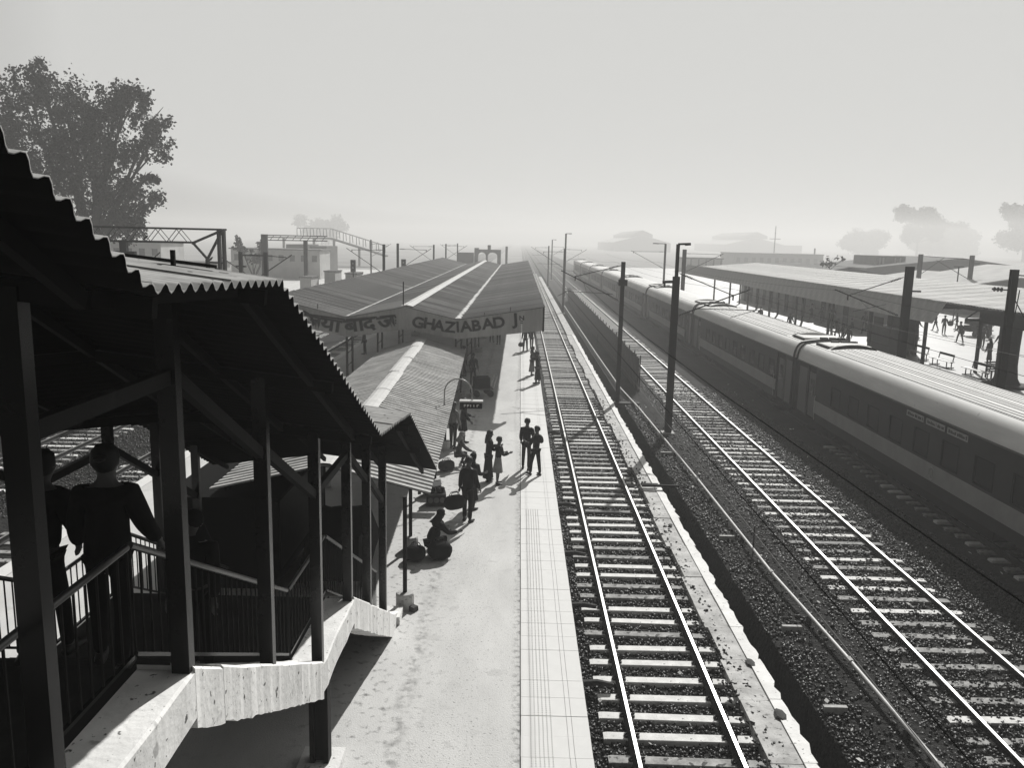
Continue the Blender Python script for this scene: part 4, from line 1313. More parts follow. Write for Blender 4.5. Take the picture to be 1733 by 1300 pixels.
    Et = [(0, 1), (1, 2), (2, 3), (3, 4)]
    Rt = [(0.074 * s + e + coat * 0.08 * s, 0.058 * s + e + coat * 0.05 * s), (0.066 * s + e * 1.3, 0.054 * s + e), (0.08 * s + e, 0.06 * s + e), (0.06 * s + e, 0.046 * s + e * 0.7), 0.035 * s]
    for A in (LA, RA):
        b0 = len(Vt); Vt += [A[0], A[1], A[2]]; Et += [(3, b0), (b0, b0 + 1), (b0 + 1, b0 + 2)]
        Rt += [0.042 * s + e * 0.6, 0.03 * s + e * 0.6, 0.022 * s + e * 0.4]
    me = skin_mesh(Vt, Et, Rt, sub); me.materials.clear(); me.materials.append(cloth(top)); link('jacket' if top < 0.1 else 'shirt', me, t)
    if not bare:
        Vl = [pel]; El = []; Rl = [(0.076 * s, 0.06 * s)]
        for L in (LL, RL):
            b0 = len(Vl); Vl += [L[0], L[1], L[2]]; El += [(0, b0), (b0, b0 + 1), (b0 + 1, b0 + 2)]
            Rl += [0.053 * s, 0.041 * s, 0.032 * s]
        me = skin_mesh(Vl, El, Rl, sub); me.materials.clear(); me.materials.append(cloth(legs_v)); link('trousers', me, t)
    if skirt:
        hem = skirt  # fraction of the leg covered
        mb = MB(); rings = []
        n = 20
        for i in range(7):
            u = i / 6
            c = waist.lerp((LL[2] + RL[2]) / 2, u * hem)
            w_ = (0.072 + 0.055 * u * (1.15 if hem < 0.8 else 0.8)) * s; d_ = (0.058 + 0.05 * u) * s
            rings.append([(c.x + w_ * math.cos(a) * (1 + 0.05 * u * math.sin(7 * a)), c.y + d_ * math.sin(a) * (1 + 0.06 * u * math.sin(5 * a + 1)), c.z) for a in np.linspace(0, 2 * PI, n, endpoint=False)])
        vs = [p for r in rings for p in r]
        mb.add(vs, [(i * n + k, i * n + (k + 1) % n, (i + 1) * n + (k + 1) % n, (i + 1) * n + k) for i in range(6) for k in range(n)])
        mb.build('skirt', cloth(skirt_v if skirt_v is not None else legs_v), t, smooth=True)
    for L in (LL, RL):
        a, b_ = L[2], L[3]
        mb = MB().tube([a + Vector((0, -0.03, -0.03)) * s, a + Vector((0, 0.0, -0.018)) * s, a.lerp(b_, 0.6) + Vector((0, 0, -0.003)) * s, b_ + Vector((0, 0.018, 0)) * s], [0.022 * s, 0.03 * s, 0.027 * s, 0.014 * s], 8)
        mb.v = [(v[0], v[1], max(v[2], 0.0 if min(LL[2].z, RL[2].z) > a.z - 0.02 else -9)) for v in mb.v]
        mb.build('shoe', SHOE_M, t, smooth=True)
    # hair / scarf
    mb = MB()
    cc = hc + Vector((0, -0.008, 0.012)) * s
    prof = [(0.0, 0.076), (0.036, 0.068), (0.056, 0.044), (0.064, 0.01), (0.061, -0.018), (0.044, -0.045 if hair != 'short' else -0.03), (0.03, -0.06 if hair != 'short' else -0.036)]
    n = 14
    vs = []
    for r, z in prof:
        for k in range(n):
            a = 2 * PI * k / n
            cut = 1.0
            if math.sin(a) > 0.35 and z < 0.03:
                cut = 0.78            # leave the face open
            vs.append(cc + Vector((r * math.cos(a) * 0.98, r * math.sin(a) * 1.14 * cut, z)) * s)
    mb.add(vs, [(i * n + k, i * n + (k + 1) % n, (i + 1) * n + (k + 1) % n, (i + 1) * n + k) for i in range(len(prof) - 1) for k in range(n)])
    if hair == 'long':
        mb.tube([cc + Vector((0, -0.05, -0.02)) * s, nb + Vector((0, -0.065, 0.01)) * s, chest + Vector((0, -0.085, 0.02)) * s], [0.035 * s, 0.032 * s, 0.012 * s], 8)
    if hair == 'bun':
        mb.lathe([(0.008, -0.026), (0.024, -0.014), (0.026, 0.008), (0.01, 0.026)], 8, cc + Vector((0, -0.068, 0.02)) * s, s * 1.1, s * 1.1)
    mb.build('hair', HAIR_M if scarf is None else cloth(scarf), t, smooth=True)
    if scarf is not None:
        sm = MB().tube([cc + Vector((0, -0.02, -0.02)) * s, nb + Vector((0, -0.03, 0.03)) * s, chest + Vector((0, -0.02, 0.05)) * s], [0.052 * s, 0.072 * s, 0.1 * s], 12)
        sm.build('scarf', cloth(scarf), t, smooth=True)
    t['wr'] = [*(RA[3])]
    return t

WALK = dict(legL=(0.32, 0.12, 0.02), legR=(-0.28, 0.35, 0.02))
person('man in dark jacket standing with the boy at the platform edge', (0.36, 27.06, 0.004), -18, 1.68, 0.015, 0.02, armL=(0.2, 0.22, 0.5), armR=(0.25, 0.2, 0.55), legL=(0.06, 0.08, 0.06), legR=(-0.06, 0.1, 0.04), bulk=1.6)
person('slim boy with big hair and boots facing the man in the dark jacket', (0.66, 26.38, 0.004), 40, 1.6, 0.02, 0.008, lean=-0.08, armL=(0.1, 0.4, 1.7), armR=(0.2, 0.5, 1.3), legL=(0.25, 0.2, 0.06), legR=(-0.1, 0.05, 0.08))
person('woman in long dark dress with hands raised on the pale platform', (-0.86, 25.55, 0), -75, 1.6, 0.015, 0.01, armL=(0.25, 0.15, 1.7), armR=(0.3, 0.15, 1.8), skirt=0.93, hair='long', bulk=1.7)
person('girl in pale knee skirt holding a phone beside the woman in the long dress', (-0.55, 25.25, 0), -65, 1.48, 0.02, 0.1, armL=(0.2, 0.1, 1.4), armR=(0.3, 0.1, 1.5), skirt=0.6, skirt_v=0.3, hair='short', bare=True, bulk=1.5)
person('man in long dark coat carrying a large bag on the near platform', (-1.28, 21.7, 0), -25, 1.74, 0.008, 0.008, coat=0.35, armL=(0.05, 0.22, 0.1), armR=(0.1, 0.2, 0.4), bulk=2.0)
person('woman in dark shawl half hidden behind the man with the large bag', (-1.22, 22.75, 0), -40, 1.58, 0.02, 0.03, skirt=0.75, skirt_v=0.02, hair='bun', armL=(0.2, 0.2, 1.3), armR=(0.2, 0.2, 1.4), bulk=1.9, scarf=0.015)
person('person squatting beside a round bag near a canopy post', (-2.05, 19.3, 0), -55, 1.66, 0.008, 0.008, lean=0.5, legL=(2.05, 2.35, 0.2), legR=(2.0, 2.35, 0.2), armL=(0.7, 0.2, 0.5), armR=(0.7, 0.15, 0.9), bulk=1.9, scarf=0.01)
person('woman in dark coat with pale legs standing by the low canopy', (-2.0, 30.4, 0), -80, 1.68, 0.015, 0.12, coat=0.3, skirt=0.55, skirt_v=0.012, bare=True, hair='long', armL=(0.3, 0.12, 0.9), armR=(0.2, 0.12, 0.5), legL=(0.12, 0.1, 0.03), legR=(-0.12, 0.1, 0.03), bulk=1.7)
person('person in a pale shirt half hidden behind the woman in the dark coat', (-2.32, 29.7, 0), -30, 1.66, 0.2, 0.02)
person('seated woman in pale head scarf on the platform floor', (-1.98, 27.4, 0), -80, 1.55, 0.08, 0.05, lean=0.25, legL=(1.6, 2.1, 0.5), legR=(1.6, 2.1, 0.5), armL=(0.5, 0.2, 0.5), armR=(0.6, 0.2, 0.6), scarf=0.35, skirt=0.35, skirt_v=0.06)
person('man walking away with a small bag beyond the sign board', (0.5, 57.1, 0.004), 5, 1.72, 0.012, 0.012, armR=(0.3, 0.5, 0.3), **WALK)
person('person walking beside the man with the small bag', (0.95, 58.4, 0.004), -10, 1.6, 0.02, 0.02, **WALK)
person('woman in pale grey dress at the platform edge under the sign board', (0.82, 46.9, 0.004), -70, 1.6, 0.1, 0.1, skirt=0.85, skirt_v=0.22, hair='long', armL=(0.2, 0.1, 1.2), armR=(0.3, 0.1, 1.3))
person('person in black with raised arms at the very platform edge', (1.08, 44.1, 0.004), 60, 1.68, 0.008, 0.008, skirt=0.85, skirt_v=0.008, armL=(1.6, 0.4, 1.6), armR=(1.7, 0.5, 1.2), bulk=1.5)
for i, (x, y, f, lab) in enumerate(((-1.45, 60.8, 170, 'person standing in the shade under the sign board, nearer the edge'), (-2.0, 62.0, -160, 'person standing deep in the shade under the sign board'), (-2.35, 43.2, 200, 'person standing beside the loaded trolley in the canopy shade'),
                         (-10.1, 54.0, 90, 'person standing by the far left edge of the near platform'), (-3.0, 46.0, 90, 'person standing in the canopy shade behind the low roof'))):
    person(lab, (x, y, 0), f, 1.66, 0.03 + 0.05 * (i % 2), 0.02)
person('bulky person in dark coat going down the stairs, nearest the railing', (-3.06, 5.9, 4.33), 8, 1.66, 0.006, 0.006, lean=0.1, coat=0.3, armL=(0.15, 0.3, 0.5), armR=(0.2, 0.3, 0.5), legL=(0.12, 0.1, 0.06), legR=(-0.15, 0.2, 0.05), bulk=2.4, sub=2, hair='bun')
person('slighter person in dark clothes going down the stairs on the far side', (-3.62, 6.0, 4.33), -6, 1.58, 0.006, 0.006, lean=0.12, armL=(0.1, 0.25, 0.5), armR=(0.15, 0.25, 0.6), legL=(-0.12, 0.2, 0.05), legR=(0.15, 0.1, 0.05), bulk=2.0, sub=2, hair='long')
person('dark figure lower down on the first stair flight', (-3.08, 7.6, floor_z(7.6) - 0.09), 175, 1.62, 0.008, 0.008, scarf=0.01, bulk=1.8)
FAR = ((31.3, 88.7, 60, 'woman walking far down the right platform, farthest group'), (30.7, 84.1, 100, 'tall figure in front of the grey rooms on the right platform'), (31.5, 83.3, -60, 'figure beside the tall one in front of the grey rooms'),
       (27.0, 70.1, 20, 'slim dark figure standing left of the far bench'), (25.0, 62.6, -10, 'broad dark figure close behind the train roof, left of the kiosk'), (32.2, 77.2, 150, 'figure waiting between the far bench and the kiosk'),
       (39.6, 78.8, 40, 'figure walking in the sunlight, leftmost of those right of the valance'), (38.8, 75.6, -30, 'figure with a square bag on the sunlit right platform'), (36.8, 69.0, 10, 'figure with legs wide apart on the sunlit right platform'),
       (36.6, 65.2, -50, 'figure stepping out on the sunlit platform near the trunk'), (35.9, 61.6, 120, 'figure just left of the thick trunk'), (33.0, 84.5, 90, 'figure at the back of the right platform behind the others'))
for i, (x, y, f, lab) in enumerate(FAR):
    kw = dict(legL=(0.25, 0.1, 0.12), legR=(-0.22, 0.2, 0.12)) if i % 3 != 1 else {}
    person(lab, (x, y, 0), f, 1.62 + 0.1 * ((i * 7) % 3) / 2, 0.02 + 0.04 * (i % 2), 0.015, group='people on the right hand platform', skirt=0.9 if i in (0, 4) else None, bulk=1.5, armL=(0.3, 0.2, 0.6 + 0.2 * (i % 2)), armR=(0.2, 0.25, 0.4), **kw)
for i, (x, y, f, lab) in enumerate(((42.5, 80.5, 70, 'figure farthest back on the sunlit right platform, walking left'), (43.8, 77.2, -80, 'figure behind the loaded barrow on the right platform'), (40.9, 72.4, 30, 'figure bending over the loaded barrow'), (34.6, 72.0, 190, 'figure standing behind the kiosk towards the sunlight'),
                                     (26.2, 66.8, 60, 'figure facing the kiosk from the train side'), (24.4, 74.5, 170, 'figure waiting close to the train beyond the kiosk'), (23.6, 81.0, 10, 'figure walking beside the train far beyond the kiosk'))):
    person(lab, (x, y, 0), f, 1.6 + 0.04 * (i % 4), 0.015 + 0.05 * (i % 2), 0.015, group='people on the right hand platform', lean=0.5 if i == 2 else 0.06, bulk=1.6, armL=(0.4, 0.2, 0.7), armR=(0.2, 0.25, 0.4), legL=(0.2, 0.1, 0.08), legR=(-0.15, 0.2, 0.08))
t = thing('loaded_barrow', 'dark barrow heaped with parcels on the sunlit right platform', 'barrow', (41.4, 75.0, 0), R(20))
bx('deck', M('steel_dark', 0), t, -1.4, 1.4, -0.6, 0.6, 0.45, 0.55)
rp = random.Random(9)
for k in range(8):
    x_, z_ = -1.1 + 0.62 * (k % 4) + rp.uniform(-0.08, 0.08), 0.552 + 0.5 * (k // 4)
    bx('parcel', cloth(0.02), t, x_, x_ + 0.55, -0.5 + rp.uniform(0, .1), 0.4, z_, z_ + 0.45 + rp.uniform(-0.05, 0.03))
for x_ in (-0.9, 0.9):
    for y_ in (-0.65, 0.65):
        w_ = MB().lathe([(0.05, -0.04), (0.26, -0.04), (0.26, 0.04), (0.05, 0.04)], 14); w_.v = [(x_ + v[0], y_ + v[2], 0.26 + v[1]) for v in w_.v]; w_.build('wheel', SHOE_M, t)
MB().tube([(1.4, 0, 0.5), (2.1, 0, 0.9), (2.1, 0.3, 0.9)], 0.03, 6).build('handle', M('steel_dark', 0), t)
person('shrouded figure in a long dark wrap before the slatted bench', (32.4, 56.7, 0), 20, 1.62, 0.012, 0.012, skirt=0.85, skirt_v=0.012, bulk=2.6, scarf=0.012, group='people on the right hand platform')
for i, (x, y) in enumerate(((30.4, 75.4), (31.2, 74.2))):
    person(['seated figure on the platform bench left of the kiosk, left one', 'seated figure on the platform bench left of the kiosk, right one'][i], (x, y, 0), 60, 1.6, 0.03, 0.02, lean=0.1, legL=(1.45, 1.45, 0.1), legR=(1.4, 1.4, 0.1), group='people on the right hand platform')

# ------------------------------------------------------------------ luggage and small things
def bag(label, loc, rz, L, W, H, mat, handle=True):
    t = thing('bag', label, 'bag', loc, rz)
    mb = MB()
    n = 14
    rings = []
    for u in np.linspace(-1, 1, 9):
        kx = (1 - abs(u) ** 3.2) ** 0.4
        rings.append([(u * L / 2, W / 2 * max(kx, 0.25) * math.copysign(abs(math.cos(a)) ** 0.6, math.cos(a)), H / 2 + H / 2 * max(kx, 0.3) * math.copysign(abs(math.sin(a)) ** 0.6, math.sin(a)) * (0.98 if math.sin(a) < 0 else 1)) for a in np.linspace(0, 2 * PI, n, endpoint=False)])
    vs = [p for r in rings for p in r]
    mb.add(vs, [(i * n + k, i * n + (k + 1) % n, (i + 1) * n + (k + 1) % n, (i + 1) * n + k) for i in range(8) for k in range(n)] + [tuple(range(n - 1, -1, -1)), tuple(range(8 * n, 9 * n))])
    mb.build('bag_body', mat, t, smooth=True)
    if handle:
        for s in (-1, 1):
            MB().tube([(-L * 0.22, s * W * 0.2, H * 0.95), (-L * 0.15, s * W * 0.1, H * 1.22), (L * 0.15, s * W * 0.1, H * 1.22), (L * 0.22, s * W * 0.2, H * 0.95)], 0.012, 6).build('strap', SHOE_M, t)
    return t
BG = cloth(0.008)
bag('large black holdall carried by the man in the long coat', (-1.62, 21.45, 0.42), R(30), 0.62, 0.3, 0.4, BG)
bag('big round black bag beside the squatting person', (-1.78, 19.0, 0.0), R(20), 0.6, 0.45, 0.42, BG)
bag('dark bundle on the floor left of the squatting person', (-2.35, 18.85, 0.0), R(-20), 0.5, 0.4, 0.36, BG)
bag('small dark bag carried by the man beyond the sign board', (0.2, 57.0, 0.35), R(20), 0.4, 0.2, 0.3, BG)
bag('dark sack on the floor beside the seated woman in the head scarf', (-2.3, 26.7, 0.0), R(40), 0.6, 0.4, 0.35, cloth(0.04))
bag('square dark bag carried across the sunlit right platform', (39.2, 75.3, 0.8), R(10), 0.5, 0.3, 0.5, cloth(0.06))
t = thing('vendor_crate', 'patterned box of goods standing on the platform under the low roof corner', 'crate', (-2.28, 23.1, 0), R(8))
bx('box_side', cloth(0.03), t, -0.28, 0.28, -0.2, 0.2, 0, 0.36)
for k in range(3):
    MB().lathe([(0.02, 0), (0.08, 0.01), (0.08, 0.03)], 10).build('round_mark', cloth(0.15), t, loc=(-0.17 + k * 0.17, -0.205, 0.2)).rotation_euler = (PI / 2, 0, 0)
for k in range(4):
    MB().lathe([(0.05, 0), (0.07, 0.05), (0.06, 0.12), (0.03, 0.16)], 8, (-0.2 + k * 0.13, 0.05 * (k % 2), 0.36)).build('jar', cloth(0.05), t)
t = thing('cooking_pot', 'dark wide pot standing behind the patterned box of goods', 'pot', (-2.5, 24.0, 0))
MB().lathe([(0.2, 0), (0.3, 0.1), (0.31, 0.25), (0.27, 0.32), (0.3, 0.36)], 14).build('pot_body', SHOE_M, t, smooth=True)
MB().tube([(-0.3, 0, 0.2), (-0.4, 0, 0.25), (-0.3, 0, 0.3)], 0.02, 6).build('handle', SHOE_M, t)
t = thing('luggage_trolley', 'loaded hand trolley standing in the shade under the sign board', 'trolley', (-1.75, 40.3, 0), R(15))
bx('deck', M('steel_grey', 0), t, -0.5, 0.5, -0.4, 0.4, 0.35, 0.42)
for x in (-0.35, 0.35):
    for y in (-0.42, 0.42):
        w_ = MB().lathe([(0.04, -0.03), (0.17, -0.03), (0.17, 0.03), (0.04, 0.03)], 12); w_.v = [(v[0] + x, y + v[2], v[1] + 0.17) for v in w_.v]; w_.build('wheel', SHOE_M, t)
bx('load', cloth(0.03), t, -0.4, 0.35, -0.35, 0.3, 0.42, 0.95)
MB().tube([(0.5, -0.3, 0.4), (0.7, -0.3, 1.0), (0.7, 0.3, 1.0), (0.5, 0.3, 0.4)], 0.02, 6).build('push_handle', M('rail_top', 0), t)
t = thing('brick_block', 'small dark block lying at the foot of the nearest canopy post', 'block', (-2.1, 16.15, 0), R(-35))
MB().prism([(-0.14, 0), (0.14, 0), (0.13, 0.1), (-0.12, 0.11)], 'y', -0.07, 0.07).build('block', M('concrete_dark', 0), t)

# ------------------------------------------------------------------ trees
def leaf_cloud(clumps, per, ls, droop, seed):
    rg = np.random.default_rng(seed)
    C = []
    for (x, y, z, r, n) in clumps:
        d = rg.normal(size=(n, 3)); d /= np.linalg.norm(d, axis=1)[:, None]
        rr = r * rg.random(n) ** 0.45
        C.append(np.concatenate([np.array([x, y, z]) + d * rr[:, None] * np.array([1, 1, 0.85]), np.full((n, 1), r)], 1))
    C = np.concatenate(C)
    k = len(C) * per
    base = np.repeat(C[:, :3], per, 0)
    rad = np.repeat(C[:, 3], per)
    P = base + rg.normal(size=(k, 3)) * (0.13 * rad)[:, None] * np.array([1, 1, 1.25])
    u = rg.normal(size=(k, 3)); u[:, 2] = u[:, 2] * 0.6 - droop; u /= np.linalg.norm(u, axis=1)[:, None]
    v = np.cross(u, rg.normal(size=(k, 3))); v /= np.linalg.norm(v, axis=1)[:, None]
    L = (ls * rg.uniform(0.6, 1.4, k))[:, None]
    W = L * 0.42
    V = np.stack([P, P + u * L * 0.5 + v * W, P + u * L, P + u * L * 0.5 - v * W], 1).reshape(-1, 3)
    me = bpy.data.meshes.new('crown')
    me.vertices.add(k * 4); me.vertices.foreach_set('co', V.reshape(-1))
    me.loops.add(k * 4); me.loops.foreach_set('vertex_index', np.arange(k * 4, dtype=np.int32))
    me.polygons.add(k); me.polygons.foreach_set('loop_start', np.arange(0, k * 4, 4, dtype=np.int32))
    me.update(calc_edges=True)
    return me
LEAF = M('leaf', 0.045, 0.7, 0.25, noise=(0.4, 0.5))
BARK = M('bark', 0.05, 0.9, 0.1, noise=(2, 0.6))
def tree(name, label, base, lobes, trunk_r, per=16, n=16, ls=0.5, droop=0.5, seed=1, group=None):
    t = thing(name, label, 'tree', base, 0, group)
    b = Vector(base)
    rr = random.Random(seed)
    mb = MB()
    top = max(l[2] for l in lobes) - b.z
    cx = sum(l[0] for l in lobes) / len(lobes) - b.x
    fork = Vector((cx * 0.3, 0, top * 0.32))
    mb.tube([(0, 0, 0), (cx * 0.12, 0.1, top * 0.16), tuple(fork)], [trunk_r * 1.35, trunk_r, trunk_r * 0.85], 10)
    for l in lobes:
        e = Vector(l[:3]) - b
        m = fork.lerp(e, 0.5) + Vector((rr.uniform(-.6, .6), rr.uniform(-.6, .6), -0.12 * (e - fork).length * 0.4))
        mb.tube([tuple(fork), tuple(m), tuple(e)], [trunk_r * 0.5, trunk_r * 0.32, trunk_r * 0.1], 6)
        for q in range(4):
            f = e + Vector((rr.uniform(-1, 1), rr.uniform(-1, 1), rr.uniform(-0.3, 1))).normalized() * l[3] * 0.9
            mb.tube([tuple(m.lerp(e, 0.5)), tuple(e.lerp(f, 0.4)), tuple(f)], [trunk_r * 0.16, trunk_r * 0.1, trunk_r * 0.03], 4)
    mb.build('trunk', BARK, t, smooth=True)
    me = leaf_cloud([(l[0] - b.x, l[1] - b.y, l[2] - b.z, l[3], max(3, int(n * (l[3] / 2.5) ** 1.6))) for l in lobes], per, ls, droop, seed)
    me.materials.append(LEAF)
    link('crown', me, t)
    return t
# the big tree on the left: crown lobes
LB = [(-46.4, 75, 17.0, 2.6), (-44.2, 76, 18.9, 2.2), (-41.8, 74, 20.4, 1.9), (-40.0, 75, 18.6, 2.6), (-37.6, 74, 17.6, 2.5), (-35.6, 75, 18.4, 2.3), (-34.0, 74, 19.3, 1.8), (-32.6, 75, 17.2, 1.9), (-33.3, 76, 15.2, 1.9),
      (-44.5, 74, 15.0, 2.8), (-41.2, 76, 15.4, 2.9), (-38.2, 75, 14.2, 3.0), (-35.6, 74, 14.4, 2.2), (-39.6, 75, 11.6, 2.6), (-36.2, 75, 11.0, 2.6), (-33.9, 75, 10.2, 1.8), (-33.0, 74, 12.4, 1.0), (-37.4, 76, 8.8, 2.6), (-34.6, 75, 8.4, 1.9), (-43.0, 75, 11.8, 2.8), (-48, 76, 13.5, 3.0)]
tree('leafy_tree', 'large ragged leafy tree at the upper left', (-38.5, 75, -1), LB, 0.55, per=60, n=30, ls=0.27, droop=0.6, seed=3)
def simple_lobes(cx, cy, z0, z1, w, k, seed):
    rr = random.Random(seed)
    return [(cx + rr.uniform(-w, w), cy + rr.uniform(-w, w) * 0.6, z0 + (z1 - z0) * rr.random() ** 0.8, rr.uniform(0.28, 0.5) * w) for _ in range(k)]
tree('leafy_tree', 'pale hazy tree with a spreading top above the right canopy', (416, 883, -1), simple_lobes(416, 883, 16, 48, 21, 15, 1), 1.1, per=26, n=8, ls=1.8, seed=5, group='hazy trees beyond the right platform')
tree('leafy_tree', 'pale hazy rounded tree just left of the spreading one', (370, 922, -1), simple_lobes(370, 922, 0, 24, 21, 16, 2), 1.0, per=26, n=8, ls=1.8, seed=6, group='hazy trees beyond the right platform')
tree('leafy_tree', 'pale hazy low tree right of the spreading one', (504, 1008, -1), simple_lobes(504, 1008, 0, 31, 32, 20, 3), 1.1, per=26, n=7, ls=2.2, seed=7, group='hazy trees beyond the right platform')
tree('leafy_tree', 'pale hazy tall tree at the right edge of the view', (430, 720, -1), simple_lobes(430, 720, 4, 43, 19, 16, 4), 1.0, per=26, n=8, ls=1.8, seed=8, group='hazy trees beyond the right platform')
tree('leafy_tree', 'small hazy dark tree left of the block building', (-37.5, 118, -1), simple_lobes(-37.5, 118, 4, 6.8, 2.4, 7, 9), 0.25, per=14, n=12, ls=0.5, seed=9)
tree('leafy_tree', 'very faint tree above the far covered footbridge', (-190, 800, -1), simple_lobes(-190, 800, 4, 22, 18, 14, 10), 0.8, per=20, n=7, ls=1.9, seed=10)
tree('palm_tree', 'small top heavy umbrella tree behind the right canopy', (41, 110, 3.0), [(40.6, 110, 5.7, 0.9), (41.8, 110, 5.8, 0.8), (39.9, 110, 5.6, 0.6)], 0.12, per=12, n=9, ls=0.4, droop=0.1, seed=12)

# ------------------------------------------------------------------ left background
GN = thing('portal_gantry', 'black lattice portal gantry above the stair roof on the left', 'gantry', (-16, 44, 0))
mb = MB()
for z in (7.85, 7.15):
    for y in (-0.3, 0.3):
        mb.bar((-19, y, z + (0.03 if z > 7.5 else 0)), (0.45 if z > 7.5 else -1.2, y, z), 0.09, 0.1)
mb.build('beam_chord', MST, GN)
for i in range(16):
    x = -1.4 - i * 1.1
    for y in (-0.3, 0.3):
        MB().bar((x, y, 7.15), (x - 0.55, y, 7.82), 0.03).build('lattice_bar', MST, GN)
        MB().bar((x - 0.55, y, 7.82), (x - 1.1, y, 7.15), 0.03).build('lattice_bar', MST, GN)
for a, b in (((-1.3, 7.1), (0.3, 7.8)), ((-1.2, 7.1), (-0.45, 6.25)), ((0.3, 7.75), (-0.5, 6.3)), ((-0.1, 5.9), (0.3, 5.3))):
    MB().bar((a[0], 0, a[1]), (b[0], 0, b[1]), 0.1, 0.12).build('knee_brace', MST, GN)
for x in (-0.5, 0.15, 0.4):
    MB().bar((x, 0, -1.0), (x, 0, 6.3 if x < 0 else 7.85), 0.13, 0.3).build('leg', MST, GN)
for z in (6.15, 5.2, 4.0):
    MB().bar((-0.5, 0, z), (0.4, 0, z - 0.05), 0.08).build('leg_batten', MST, GN)
MB().bar((-4.9, 0, 7.1), (-4.9, 0, 6.6), 0.35, 0.3).build('hanging_box', MST, GN)
MB().bar((-5.3, 0, 6.5), (-4.3, 0, 6.5), 0.3, 0.25).build('hanging_arm', MST, GN)
MB().tube([(-3.8, 0, 5.9), (-3.0, 0, 6.6)], 0.03, 5).build('registration_arm', MST, GN)
for x, z, lab in ((-19.6, 7.25, 'small black bird perched on the gantry lower chord'), (-16.25, 6.2, 'small black bird perched on the gantry leg')):
    t = thing('bird', lab, 'bird', (x, 43.7, z))
    mb = MB().tube([(-0.16, 0, -0.02), (-0.05, 0, 0.06), (0.04, 0, 0.12), (0.1, 0, 0.2), (0.16, 0, 0.21)], [0.015, 0.05, 0.06, 0.04, 0.012], 7)
    mb.build('body', M('black_paint', 0), t, smooth=True)

def pair_mast(x0, x1, y, top, label, arm):
    t = thing('mast_pair', label, 'mast', (0, y, 0))
    for x in (x0, x1):
        MB().bar((x, 0, -1), (x, 0, top), 0.26).build('post', MST, t)
    MB().bar((x0, 0, top - 0.25), (x1, 0, top - 0.25), 0.1).build('cross_beam', MST, t)
    a = MB(); a.tube([(x1, 0, top - 0.25), (x1 + 1.5, 0, top - 0.35)], 0.03, 5); a.tube([(x1 - 1.4, 0, top - 2.4), (x1 + arm, 0, top - 0.15)], 0.04, 5); a.build('right_arm', MST, t)
    a = MB(); a.tube([(x0 + 1.6, 0, top - 2.4), (x0 - 1.6, 0, top - 0.3)], 0.04, 5); a.build('left_arm', MST, t)
    MB().bar((x0 - 0.35, 0, top - 1.05), (x0 + 0.35, 0, top - 1.05), 0.3, 0.12).build('bracket', MST, t)
pair_mast(-20.1, -18.3, 60, 6.4, 'pair of dark posts joined by a beam right of the lattice gantry', 1.9)
for i, (x, y, top, s, lab) in enumerate(((-12.4, 76, 7.0, -1, 'hazy post with arm reaching left above the long canopy'), (-12.45, 85, 7.05, 1, 'hazy post with arm reaching right above the long canopy'), (-12.2, 118, 6.75, -1, 'faint post standing beside the long canopy, third along'),
                         (-12, 135, 6.8, 1, 'faint post standing beside the long canopy, fourth along'), (-12, 160, 6.8, -1, 'very faint post beside the far end of the long canopy'), (-25, 140, 7.2, 1, 'faint post behind the left hand block building'))):
    t = mast(x, y, top, lab, 0.22, 0.24, group='posts beside the long canopy')
    cantilever(t, 0, (0.1 * s, 6.5), (2.9 * s, 6.45), (0.1 * s, 4.4), (3.4 * s, 6.6))
G2 = thing('portal_gantry', 'pale hazy gantry beam left of the block building', 'gantry', (-26, 85, 0))
mb = MB(); mb.bar((0, 0, 7.6), (6.4, 0, 7.6), 0.12); mb.bar((0.4, 0, 6.95), (6.4, 0, 7.0), 0.12)
for i in range(8): mb.bar((0.6 + i * 0.75, 0, 7.0), (0.95 + i * 0.75, 0, 7.55), 0.05)
mb.build('beam', MST, G2)
bx('leg', MST, G2, -0.3, 0.3, -0.2, 0.2, -1, 7.7)
bx('leg', MST, G2, 4.0, 4.35, -0.2, 0.2, -1, 6.95)
def sig(x, y, lab, top):
    t = thing('signal_post', lab, 'signal', (x, y, 0))
    MB().bar((0, 0, -1), (0, 0, top), 0.14).build('post', MST, t)
    MB().box(-0.28, 0.28, -0.2, 0.1, top - 1.4, top).build('signal_head', MST, t)
    for k in range(2):
        MB().lathe([(0.1, 0), (0.1, 0.05)], 10, (0, 0, 0)).build('lens', M('board_white', 0), t, loc=(0, -0.21, top - 0.4 - k * 0.5)).rotation_euler = (PI / 2, 0, 0)
sig(-19.2, 96, 'small hazy signal post behind the canopy, leftmost', 5.0)
sig(-14.5, 104, 'small hazy signal post behind the canopy, rightmost', 5.0)

